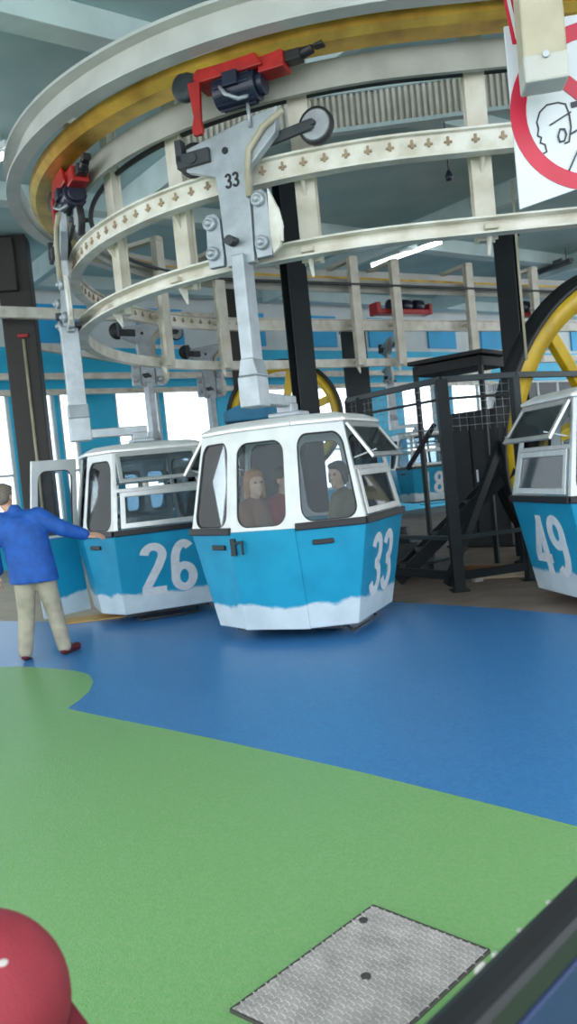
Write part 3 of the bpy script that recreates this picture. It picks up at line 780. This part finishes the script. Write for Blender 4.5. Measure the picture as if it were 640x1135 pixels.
# ------------------------------------------------------------------ steel cage and what it guards
HT = 2.44
g0, g1, g2 = at(385, 446, 10.9), at(489, 423, 9.3), at(571, 413, 9.6)
g3 = V((g2.x, g2.y, HT)) + E1 * 1.6
t = thing('steel_cage', 'tall dark steel guard cage with open mesh between cabins 33 and 49', 'fence', (g1.x, g1.y, 0))
O = V((g1.x, g1.y, 0)); L0 = lambda p, z: V((p.x - O.x, p.y - O.y, z))
b = MB()
for a, c in ((g0, g1), (g1, g2), (g2, g3)): b.bar(L0(a, HT), L0(c, HT), .06, .07)
b.build('top_rail', 'column_lit', t, bevel=.005)
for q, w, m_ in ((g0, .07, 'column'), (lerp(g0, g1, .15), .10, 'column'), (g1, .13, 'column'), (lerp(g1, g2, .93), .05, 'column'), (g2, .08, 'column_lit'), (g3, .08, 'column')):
    z0 = .011
    b = MB(); b.box(L0(q, (HT + z0) / 2), (w, w, HT - z0)); b.box(L0(q, z0 + .008), (w + .08, w + .08, .016)); b.build('post', m_, t, bevel=.005)
for a, c in ((g0, g1), (g1, g2), (g2, g3)): MB().bar(L0(a, .62), L0(c, .62), .05, .05).build('low_rail', 'column_lit', t, bevel=.004)
for a, c in ((g0, g1), (g1, g2)):
    MB().bar(L0(a, .18), L0(c, .18), .05, .10).build('kick_rail', 'column', t)
    MB().bar(L0(a, HT - .22), L0(c, HT - .22), .03, .03).build('mid_rail', 'column', t)
b = MB()
for a, c in ((g0, g1), (g1, g2)):
    n_ = int((c - a).length / .09)
    for i in range(1, n_): q = lerp(a, c, i / n_); b.tube([L0(q, HT - .6), L0(q, HT)], .0025, 4)
    for j in range(1, 7): b.tube([L0(a, HT - .09 * j), L0(c, HT - .09 * j)], .0025, 4)
b.build('wire_mesh', 'steel_grey', t)
b = MB(); a, c = at(497, 648, 9.4), at(562, 470, 10.1); b.bar((a.x - O.x, a.y - O.y, a.z), (c.x - O.x, c.y - O.y, c.z), .07, .10); b.build('brace', 'column', t); b = MB()
a, c = at(452, 520, 10.2), at(482, 470, 10.0); b.bar((a.x - O.x, a.y - O.y, a.z), (c.x - O.x, c.y - O.y, c.z), .05, .05)
b.build('brace', 'column', t)
# machine cabinet, bench top, and floor clutter inside the cage
p = fl(500, 612)
t = thing('machine_cabinet', 'large dark machine cabinet inside the steel cage', 'cabinet', (3.42, 13.9, 0), R(-40))
b = MB(); b.box((0, 0, 1.15), (1.15, .8, 2.26)); b.box((0, 0, .02), (1.25, .9, .04)); b.build('body', 'grey_box', t, bevel=.02)
for s_ in (-.28, .28): MB().box((s_, -.41, 1.2), (.52, .025, 2.0)).build('door', 'column', t, bevel=.01)
MB().box((.08, -.44, 1.2), (.03, .03, .2)).build('handle', 'steel_grey', t)
p0 = at(508, 398, 12.0)
t = thing('steel_canopy', 'flat grey canopy top on thin legs behind the steel cage', 'canopy', (p0.x, p0.y, 0), R(-40))
b = MB(); b.box((0, 0, p0.z), (1.2, .9, .06)); b.box((0, 0, p0.z - .12), (1.1, .8, .14)); b.build('top', 'grey_box', t, bevel=.01)
for x in (-.52, .52):
    for y in (-.36, .36): MB().box((x, y, (p0.z - .06) / 2), (.06, .06, p0.z - .06)).build('leg', 'column', t)
b = MB()
t = thing('stair_flight', 'dark steel stair rising to the right inside the cage', 'stairs', (1.85, 10.25, 0), R(-6))
for s_ in (0, .6): MB().bar((-.55, s_, .05), (1.0, s_, 1.35), .04, .16).build('stringer', 'column', t)
for i in range(6): MB().box((-.40 + i * .23, .3, .2 + i * .19), (.22, .58, .03)).build('tread', 'column', t)
def block(name, lab, cat, px, py, d, m_, ang=-50, h0=.0):
    p = fl(px, py); b = MB(); b.box((0, 0, d[2] / 2 + .002), d)
    b.box((0, 0, d[2] + .012), (d[0] * .8, d[1] * .8, .02)); o = b.build(name, m_, None, bevel=.015, loc=(p.x, p.y, h0)); o.rotation_euler = (0, 0, R(ang)); return tag(o, lab, cat)
block('steel_plinth', 'dark steel plinth on the floor behind the low cage rail', 'plinth', 470, 634, (.8, .5, .16), 'steel_dark')
block('timber_plank', 'pale plank lying flat on the floor inside the cage', 'plank', 562, 640, (.75, .16, .03), 'sand_floor', -20)
block('timber_plank', 'dark plank lying behind the pale plank inside the cage', 'plank', 528, 632, (.8, .14, .04), 'rust', -30)
block('paint_pot', 'small pale lump on the floor beside the planks', 'scrap', 530, 645, (.12, .09, .05), 'chip', 12)
o = MB(); q = fl(450, 630); o.box((0, 0, .2), (.6, .45, .4)); o.cyl((0, -.1, .4), (0, -.1, .62), .14); o = o.build('gear_motor', 'steel_dark', None, bevel=.02, loc=(q.x, q.y, .0)); o.rotation_euler = (0, 0, R(-30)); tag(o, 'dark motor block low on the floor right of cabin 33', 'motor')
p = at(585, 410, 8.6); pt = at(574, 232, 8.6)
o = MB().tube([(p.x, p.y, HT + .05), (p.x, p.y, 4.35)], .014, 8).build('hanging_cable', 'post_beige'); tag(o, 'thin pale cable hanging straight down left of the red ring sign', 'cable')

# ------------------------------------------------------------------ sign and its post
SD = 4.2
sc0 = at(660, 117, SD)
t = thing('prohibition_sign', 'white hanging sign with a red ring, slash and outlined head', 'sign', sc0, R(-6))
up = V((.045, 0, 1)).normalized(); rt = V((1, 0, -.045)).normalized(); U_ = SD / FPX
def sp(px, py): return ((px - 660) * U_, -(py - 117) * U_)
def img2loc(px, py):                               # image offset turned into board coordinates (undo the lens roll)
    p = at(px, py, SD) - sc0; return (p.dot(V((1, 0, 0))), p.z)
b = MB(); b.prism([img2loc(*q) for q in ((579, 229), (740, 176), (722, 6), (561, 24))], (0, .02, 0), (1, 0, 0), (0, 0, 1), .02); b.build('board', 'sign_white', t, bevel=.003)
Rr = 82 * U_; b = MB(); strokes(b, [[(Rr * cos(2 * PI * i / 48), Rr * sin(2 * PI * i / 48)) for i in range(49)]], (0, -.001, 0), (1, 0, 0), (0, 0, 1), 17 * U_, .003); b.build('red_ring', 'sign_red', t)
b = MB(); strokes(b, [[(-Rr * .707, Rr * .707), (Rr * .707, -Rr * .707)]], (0, -.002, 0), (1, 0, 0), (0, 0, 1), 15 * U_, .003); b.build('red_slash', 'sign_red', t)
head = [[(600, 170), (608, 166), (606, 158), (601, 156), (602, 150), (598, 148), (599, 140), (597, 133), (600, 122), (608, 114), (620, 112), (628, 114), (632, 125)],
        [(611, 137), (634, 123)], [(632, 125), (634, 140), (632, 156), (627, 158)],
        [(622, 142), (627, 142), (629, 148), (627, 155), (622, 156), (620, 150), (622, 142)], [(633, 148), (642, 143)], [(632, 188), (638, 174), (642, 165)]]
b = MB(); strokes(b, [[img2loc(*q) for q in pl] for pl in head], (0, -.0015, 0), (1, 0, 0), (0, 0, 1), 1.6 * U_, .002); b.build('head_outline', 'ink', t)
b = MB(); strokes(b, [[img2loc(634, 116), img2loc(650, 112)]], (0, -.003, 0), (1, 0, 0), (0, 0, 1), 6 * U_, .003); b.build('dark_mark', 'ink', t)
pa = at(600, 48, 3.98)
t = thing('ceiling_post', 'beige square post hanging in front of the red ring sign', 'post', (pa.x, pa.y, 0), R(-8))
zb = at(602, 96, 3.98).z
b = MB(); b.box((0, 0, (CZ + zb) / 2), (.20, .16, CZ - zb)); b.build('shaft', 'post_beige', t, bevel=.012)
b = MB(); b.box((0, 0, zb + .06), (.204, .164, .13)); b.build('end_cap', 'rib', t, bevel=.012)
b = MB(); b.cyl((0, -.08, zb + .11), (0, -.095, zb + .11), .016, 12); b.build('bolt', 'steel_grey', t)
b = MB(); a = at(557, -5, 4.1); c = at(571, 48, 4.1)
b.prism([(0, 0), (.05, 0), (.085, -.26), (.03, -.26)], (a.x, a.y, a.z + .02), (1, 0, 0), (0, 0, 1), .004); b.prism([(.012, 0), (.03, 0), (.065, -.24), (.047, -.24)], (a.x, a.y - .0045, a.z + .02), (1, 0, 0), (0, 0, 1), .002, 1)
b.bar((a.x + .025, a.y + .0, a.z), (a.x + .025, a.y, CZ), .006, .006)
o = b.build('warning_tape', ['sign_red', 'sign_white']); tag(o, 'short red and white tape hanging left of the beige post', 'tape')

# ------------------------------------------------------------------ foreground hatch, barrier
hq = [fl(256, 1122, .012), fl(414, 1006, .012), fl(543, 1056, .012), fl(400, 1190, .012)]
c = sum(hq, V()) / 4; ux = (hq[3] - hq[0]).normalized(); uy = V((-ux.y, ux.x, 0)); wd, hg = (hq[3] - hq[0]).length, (hq[1] - hq[0]).length
uy2 = (hq[1] - hq[0]).normalized()
t = thing('floor_hatch', 'grey chequered steel floor hatch set in the green floor', 'hatch', (hq[0].x, hq[0].y, .012))
qq = [q - hq[0] for q in hq]; qq = [V((q.x, q.y, 0)) for q in (qq[0], qq[3], qq[2], qq[1])]
b = MB(); b.add([q for q in qq] + [q + V((0, 0, .008)) for q in qq], [(3, 2, 1, 0), (4, 5, 6, 7), (0, 1, 5, 4), (1, 2, 6, 5), (2, 3, 7, 6), (3, 0, 4, 7)])
nu, nv = 30, 26
for i in range(nu):
    for j in range(nv):
        u, v = (i + .5) / nu, (j + .5) / nv
        p = quadpt(qq, u, v) + V((0, 0, .0095)); a = R(38) + (PI / 2 if (i + j) % 2 else 0)
        b.box(p, (.024, .007, .004), 0, M.Rotation(a, 3, 'Z'), .7)
b.build('tread_plate', 'plate', t)
b = MB()
for i in range(4): b.bar(qq[i] + V((0, 0, .005)), qq[(i + 1) % 4] + V((0, 0, .005)), .007, .0105)
b.build('frame', 'plate_edge', t)
b = MB()
for u, v in ((.07, .86), (.50, .50)): b.cyl(quadpt(qq, u, v) + V((0, 0, .008)), quadpt(qq, u, v) + V((0, 0, .0125)), .016, 14)
b.build('lifting_hole', 'plate_edge', t)

zr = 1.0
b0, b1 = atz(478, 1150, zr), atz(650, 978, zr)
d = (b1 - b0).normalized(); b0 -= d * .35; b1 += d * .9
t = thing('barrier_panel', 'dark blue barrier with a chipped black rail at the bottom right', 'barrier', (b0.x, b0.y, 0), math.atan2(d.y, d.x))
L_ = (b1 - b0).length
b = MB(); b.box((L_ / 2, -.022, zr), (L_, .045, .05)); b.build('rail', 'black', t, bevel=.012)
for x, s_ in ((.445, .007), (.475, .003), (.60, .003), (.53, .0025)): MB().ell((x, .001, zr + .018), (s_ * 1.5, .003, s_ * .7)).build('paint_chip', 'chip', t)
b = MB(); b.box((L_ / 2, -.03, zr / 2 + .04), (L_ - .04, .03, zr - .12)); b.build('panel', 'navy', t, bevel=.005)
for x in (.05, L_ - .05):
    b = MB(); b.box((x, -.03, zr / 2), (.05, .05, zr - .03)); b.box((x, -.03, .02), (.14, .14, .012)); b.build('post', 'black', t, bevel=.004)

# ------------------------------------------------------------------ people
def rotz(a): return M.Rotation(a, 3, 'Z')
def hand(mb, wrist, d, palm_n, curl=.5, s=1.):
    """palm plus four bent fingers of unequal length and a thumb off the side"""
    w, d, n_ = V(wrist), V(d).normalized(), V(palm_n).normalized(); sd = d.cross(n_).normalized()
    for k in range(4): mb.capsule(w + sd * (.024 - .016 * k) * s, w + (d * .085 + sd * (.032 - .021 * k)) * s, .016 * s, .013 * s, 10)
    for k, ln in enumerate((.040, .046, .043, .034)):
        p = w + (d * .092 + sd * (.032 - .021 * k)) * s; a = 0.
        for j, fr in enumerate((1., .72, .55)):
            a += curl * (.5 if j == 0 else 1.); q = p + (d * cos(a) + n_ * sin(a)) * ln * fr * s
            mb.capsule(p, q, (.0095 - .0012 * j) * s, (.0085 - .0012 * j) * s, 8); p = q
    p = w + (d * .025 + sd * .028) * s; q = p + (d * .030 + sd * .026 + n_ * .012) * s; r_ = q + (d * .030 + n_ * .014) * s
    mb.capsule(p, q, .013 * s, .011 * s, 8); mb.capsule(q, r_, .010 * s, .008 * s, 8)
def head_mesh(mb, c, face, s=1., up=V((0, 0, 1))):
    f = V(face).normalized(); u = (up - f * up.dot(f)).normalized(); sd = f.cross(u).normalized(); rot = M((sd, f, u)).transposed(); c = V(c)
    P = lambda x, y, z: c + (sd * x + f * y + u * z) * s
    mb.ell(P(0, -.012, .025), (.076 * s, .094 * s, .092 * s), 20, rot); mb.ell(P(0, .022, -.045), (.060 * s, .068 * s, .072 * s), 18, rot)
    mb.capsule(P(0, .088, .012), P(0, .108, -.022), .010 * s, .015 * s, 10); mb.ell(P(0, .080, -.062), (.024 * s, .014 * s, .009 * s), 12, rot); mb.ell(P(0, .070, -.098), (.028 * s, .024 * s, .020 * s), 12, rot)
    for x in (-1, 1): mb.ell(P(x * .078, -.012, -.008), (.010 * s, .018 * s, .032 * s), 12, rot); mb.ell(P(x * .034, .076, .030), (.022 * s, .012 * s, .007 * s), 10, rot)
    return P, rot
def eyes(c, face, s, parent):
    b = MB(); f = V(face).normalized(); u = V((0, 0, 1)); u = (u - f * u.dot(f)).normalized(); sd = f.cross(u).normalized(); c = V(c)
    for x in (-1, 1): b.ell(c + (sd * x * .032 + f * .078 + u * .010) * s, (.012 * s, .012 * s, .009 * s), 10)
    b.build('eyes', 'hair_dark', parent)
def hair_cap(c, face, s, m, parent, long=0., full=1.):
    b = MB(); f = V(face).normalized(); u = V((0, 0, 1)); u = (u - f * u.dot(f)).normalized(); sd = f.cross(u).normalized(); rot = M((sd, f, u)).transposed(); c = V(c)
    P = lambda x, y, z: c + (sd * x + f * y + u * z) * s
    b.ell(P(0, -.026, .048), (.088 * s, .094 * s, .086 * s), 20, rot); b.ell(P(0, -.052, -.01), (.080 * s, .062 * s, .075 * s), 18, rot); b.ell(P(0, .035, .088), (.066 * s, .046 * s, .035 * s), 14, rot)
    if long:
        for x in (-1, 1): b.capsule(P(x * .066, -.02, .02), P(x * .082, -.015, -.02 - long), .038 * s, .030 * s, 12)
        b.capsule(P(0, -.07, .0), P(0, -.07, -.03 - long), .07 * s, .05 * s, 14)
    return b.build('hair', m, parent, remesh=.009, smooth=4)

# the attendant, seen from behind, leaning left and holding the door of cabin 26
fm = fl(49, 729, .012)
man = thing('person', 'person in blue jacket and beige trousers standing with an arm out to cabin 26', 'person', (fm.x, fm.y, .012), R(0))
lf, rf = V((-.155, -.03, 0)), V((.185, .09, 0))
hips = V((-.02, .02, .90)); chest = V((-.075, .03, 1.20)); nb = V((-.135, .035, 1.43)); hd = V((-.225, .06, 1.585))
shL, shR = V((-.315, .02, 1.36)), V((.085, .03, 1.365)); elL, wrL = V((-.39, .0, 1.09)), V((-.38, .09, .86)); elR, wrR = V((.30, .06, 1.225)), V((.495, .17, 1.135))
b = MB(); face = V((.25, 1, -.10))
head_mesh(b, hd, face); b.capsule(nb - V((0, 0, .04)), hd - V((0, .01, .07)), .055, .052)
b.ell(lerp(hips, chest, 1.05), (.16, .105, .20)); b.ell(hips + V((0, 0, .03)), (.15, .11, .15)); b.capsule(hips, chest, .115, .13); b.capsule(shL, shR, .06, .06)
for s_, sh, el, wr in ((-1, shL, elL, wrL), (1, shR, elR, wrR)): b.capsule(sh, el, .048, .038); b.capsule(el, wr, .038, .027)
hand(b, wrR, (1, .25, -.12), (.2, .6, -.8), .55); hand(b, wrL, (.02, .1, -1), (.9, .3, 0), .25)
for s_, ft in ((-1, lf), (1, rf)):
    hp = hips + V((s_ * .085, 0, -.03)); kn = lerp(hp, ft, .52) + V((0, .035, .0)); an = ft + V((0, -.02, .08))
    b.capsule(hp, kn, .085, .055); b.capsule(kn, an, .052, .036); b.capsule(an - V((0, .0, .03)), ft + V((s_ * .02, .13, .035)), .035, .028)
b.build('body', 'skin', man, remesh=.009, smooth=5)
b = MB(); rings = [(.74, -.015, .235, .165), (.80, -.02, .235, .168), (.92, -.03, .23, .165), (1.06, -.05, .225, .16), (1.20, -.075, .235, .165), (1.31, -.10, .225, .15), (1.38, -.12, .17, .115)]
n = 26; b.add([V((cx + rx * cos(2 * PI * j / n), .03 + ry * sin(2 * PI * j / n), z)) for z, cx, rx, ry in rings for j in range(n)],
      [(i * n + j, i * n + (j + 1) % n, (i + 1) * n + (j + 1) % n, (i + 1) * n + j) for i in range(len(rings) - 1) for j in range(n)] + [list(range(n))[::-1], [(len(rings) - 1) * n + j for j in range(n)]])
b.capsule(shL + V((.03, 0, -.01)), shR - V((.03, 0, .01)), .095, .095); b.capsule(nb - V((0, 0, .07)), nb + V((0, 0, .01)), .085, .07)
for sh, el, wr in ((shL, elL, wrL), (shR, elR, wrR)): b.capsule(sh, el, .098, .078); b.capsule(el, lerp(el, wr, .90), .078, .060)
b.build('jacket', 'jacket_blue', man, remesh=.014, smooth=4)
b = MB()
for s_, ft in ((-1, lf), (1, rf)):
    hp = hips + V((s_ * .085, 0, -.03)); kn = lerp(hp, ft, .52) + V((0, .035, .0)); an = ft + V((0, -.02, .085))
    b.capsule(hp, kn, .112, .082); b.capsule(kn, an, .082, .070)
b.ell(hips + V((0, 0, .0)), (.17, .13, .14)); b.build('trousers', 'trousers', man, remesh=.013, smooth=4)
for s_, ft in ((-1, lf), (1, rf)):
    b = MB(); h_ = ft + V((0, -.04, .045)); t_ = ft + V((s_ * .03 + (.05 if s_ > 0 else 0), .155, .04)); b.capsule(h_, t_, .042, .040); b.ell(lerp(h_, t_, .3) + V((0, 0, .03)), (.045, .07, .045)); b.capsule(h_ - V((0, 0, .018)), t_ - V((0, 0, .014)), .027, .026)
    b.build('shoe', 'shoe_red', man, remesh=.008, smooth=3)
hair_cap(hd, face, 1.0, 'hair_grey', man)

def sitter(lab, loc, ang, cloth, legs, hair, long=0., turn=0., lean=.05):
    """seated figure facing local +x, origin on the cabin floor below the hips"""
    t = thing('person', lab, 'person', loc, ang); t.scale = (1.1,) * 3
    hips = V((0, 0, .53)); chest = V((lean, 0, .86)); nb = V((lean * 1.3, 0, 1.05)); hd = V((lean * 1.3 + .03, 0, 1.205)); face = V((cos(turn), sin(turn), -.05))
    b = MB(); head_mesh(b, hd, face, .97); b.capsule(nb - V((0, 0, .04)), hd - V((.01, 0, .07)), .05, .048); b.ell(lerp(hips, chest, .95), (.10, .145, .20)); b.capsule(hips, chest, .115, .12)
    for s_ in (-1, 1):
        sh = V((lean, s_ * .165, .99)); el = V((lean + .06, s_ * .20, .74)); wr = V((.30, s_ * .10, .66)); kn = V((.36, s_ * .10, .50)); an = V((.30, s_ * .10, .08))
        b.capsule(sh, V((lean, 0, 1.0)), .055, .07); b.capsule(sh, el, .045, .036); b.capsule(el, wr, .036, .026); b.capsule(V((0, s_ * .085, .50)), kn, .075, .055); b.capsule(kn, an, .05, .035); b.capsule(an - V((.02, 0, .035)), an + V((.12, 0, -.045)), .033, .027)
        hand(b, wr, (1, -s_ * .2, -.25), (0, 0, -1), .35, .9)
    b.build('body', 'skin', t, remesh=.011, smooth=5)
    b = MB(); b.ell(lerp(hips, chest, .98), (.135, .185, .22)); b.capsule(hips + V((0, 0, .0)), chest, .145, .145); b.capsule(nb - V((0, 0, .07)), nb - V((0, 0, .01)), .085, .065)
    for s_ in (-1, 1):
        sh = V((lean, s_ * .165, .99)); el = V((lean + .06, s_ * .20, .74)); wr = V((.30, s_ * .10, .66)); b.capsule(sh, V((lean, 0, 1.0)), .07, .085); b.capsule(sh, el, .066, .056); b.capsule(el, lerp(el, wr, .92), .056, .045)
    b.build('jacket', cloth, t, remesh=.014, smooth=4)
    b = MB(); b.ell(hips - V((0, 0, .02)), (.14, .17, .12))
    for s_ in (-1, 1): kn = V((.36, s_ * .10, .50)); an = V((.30, s_ * .10, .10)); b.capsule(V((0, s_ * .085, .50)), kn, .095, .075); b.capsule(kn, an, .07, .058)
    b.build('trousers', legs, t, remesh=.014, smooth=4)
    hair_cap(hd, face, 1.0, hair, t, long); eyes(hd, face, .97, t)
    return t
CM = M.Translation((.10, 8.12, CAB0)) @ M.Rotation(R(-24), 4, 'Z')
def in_cab(x, y): return CM @ V((x, y, .032))
sitter('person with ginger hair in a brown jacket at the left window of cabin 33', in_cab(-.44, -.24), R(-26), 'cloth_brown', 'cloth_denim', 'hair_ginger', .10, R(-35))
sitter('person in crimson clothes seated behind the ginger-haired passenger in cabin 33', in_cab(-.46, .30), R(-26), 'cloth_crimson', 'cloth_denim', 'hair_dark', .0, R(-10), .12)
sitter('dark-haired person in an olive jacket seen beside the vent window of cabin 33', in_cab(.47, .25), R(154), 'cloth_olive', 'cloth_denim', 'hair_dark', .03, R(75), .06)

# child in a red cap at the bottom left corner
cc = at(-29, 1124, 1.0)
kid = thing('person', 'person in a red cap cut off at the bottom left corner', 'person', (cc.x, cc.y, .012))
hz = cc.z - .012; s_k = .92; face = V((.85, -.30, -.55)).normalized()
b = MB(); hd = V((0, 0, hz - .01)); head_mesh(b, hd, face, s_k); nb = V((0, -.02, hz - .17)); b.capsule(nb, hd - V((0, .01, .06)), .042, .042)
hp0 = V((0, -.02, .46)); b.capsule(hp0, V((0, -.02, hz - .27)), .09, .10)
for s_ in (-1, 1):
    sh = V((s_ * .125, -.02, hz - .22)); el = V((s_ * .17, -.02, hz - .42)); wr = V((s_ * .17, .06, hz - .60)); b.capsule(sh, V((0, -.02, hz - .2)), .045, .05); b.capsule(sh, el, .036, .03); b.capsule(el, wr, .03, .022); hand(b, wr, (0, .2, -1), (-s_, .2, 0), .3, .75)
    b.capsule(V((s_ * .06, -.02, .45)), V((s_ * .065, 0, .25)), .06, .045); b.capsule(V((s_ * .065, 0, .25)), V((s_ * .065, -.02, .06)), .042, .03); b.capsule(V((s_ * .065, -.03, .03)), V((s_ * .07, .09, .026)), .03, .026)
b.build('body', 'skin', kid, remesh=.009, smooth=4)
b = MB(); b.capsule(V((0, -.02, .48)), V((0, -.02, hz - .28)), .115, .12)
for s_ in (-1, 1): b.capsule(V((s_ * .125, -.02, hz - .23)), V((0, -.02, hz - .22)), .055, .06); b.capsule(V((s_ * .125, -.02, hz - .22)), V((s_ * .17, -.02, hz - .42)), .05, .042); b.capsule(V((s_ * .17, -.02, hz - .42)), V((s_ * .17, .055, hz - .58)), .042, .034)
b.build('jumper', 'cloth_denim', kid, remesh=.012, smooth=4)
b = MB(); b.ell((0, -.02, .45), (.12, .10, .09))
for s_ in (-1, 1): b.capsule(V((s_ * .06, -.02, .45)), V((s_ * .065, 0, .25)), .075, .062); b.capsule(V((s_ * .065, 0, .25)), V((s_ * .065, -.02, .07)), .06, .052)
b.build('trousers', 'cloth_denim', kid, remesh=.012, smooth=4)
hair_cap(hd - V((0, 0, .012)), face, s_k, 'hair_dark', kid)
# cap: domed crown, band, peak and a white badge
f = face; u = V((0, 0, 1)); u = (u - f * u.dot(f)).normalized(); sd = f.cross(u).normalized(); rot = M((sd, f, u)).transposed(); c0 = hd + u * .03
b = MB(); n = 32; k_ = 10; vs = []
for i in range(k_ + 1):
    a = PI / 2 * i / k_
    for j in range(n):
        q = 2 * PI * j / n; vs.append(c0 + rot @ V((.100 * cos(a) ** .8 * cos(q) if a < PI / 2 - .01 else 0, .112 * (cos(a) ** .8 if a < PI / 2 - .01 else 0) * sin(q), .105 * sin(a))))
b.add(vs, [(i * n + j, i * n + (j + 1) % n, (i + 1) * n + (j + 1) % n, (i + 1) * n + j) for i in range(k_) for j in range(n)], 0, True)
cp = b.build('cap', 'cap_red', kid)
b = MB(); vs = []
for z in (-.022, .006):
    for j in range(n): q = 2 * PI * j / n; vs.append(c0 + rot @ V((.1025 * cos(q), .1145 * sin(q), z)))
b.add(vs, [(j, (j + 1) % n, n + (j + 1) % n, n + j) for j in range(n)], 0, True); b.build('cap_band', 'cap_grey', kid)
b = MB(); pk = []
for i in range(13): a = R(12 + 156 * i / 12); pk.append((.098 * cos(a), .105 * sin(a) + .085 * sin(a)))
for i in range(13): a = R(168 - 156 * i / 12); pk.append((.100 * cos(a), .108 * sin(a)))
b.prism(pk, c0 - u * .012, sd, f, .006); b.build('cap_peak', 'cap_dark', kid)
ko = V((cc.x, cc.y, .012)); d_ = ray(1, 1070).normalized(); q = CAMP - (ko + c0); bb = q.dot(d_); rad = .1045
hit = CAMP + d_ * (-bb - math.sqrt(max(0, bb * bb - q.dot(q) + rad * rad))) - ko; nn = (hit - c0).normalized(); x_ = nn.orthogonal().normalized()
MB().ell(hit, (.011, .007, .003), 14, M((x_, nn.cross(x_), nn)).transposed()).build('cap_badge', 'chip', kid)

# ------------------------------------------------------------------ light
w = bpy.data.worlds.new('world'); sc.world = w; w.use_nodes = True
nt = w.node_tree; bg = nt.nodes['Background']; bg.inputs[0].default_value = (.88, .95, 1.0, 1); bg.inputs[1].default_value = 2.2
vs_ = sc.view_settings; vs_.view_transform = 'Standard'; vs_.look = 'None'; vs_.gamma = 1; vs_.use_curve_mapping = False; vs_.exposure = 0.7
cy = sc.cycles; cy.use_denoising = True; cy.max_bounces = 8; cy.transparent_max_bounces = 16; cy.diffuse_bounces = 4; cy.caustics_reflective = False; cy.caustics_refractive = False
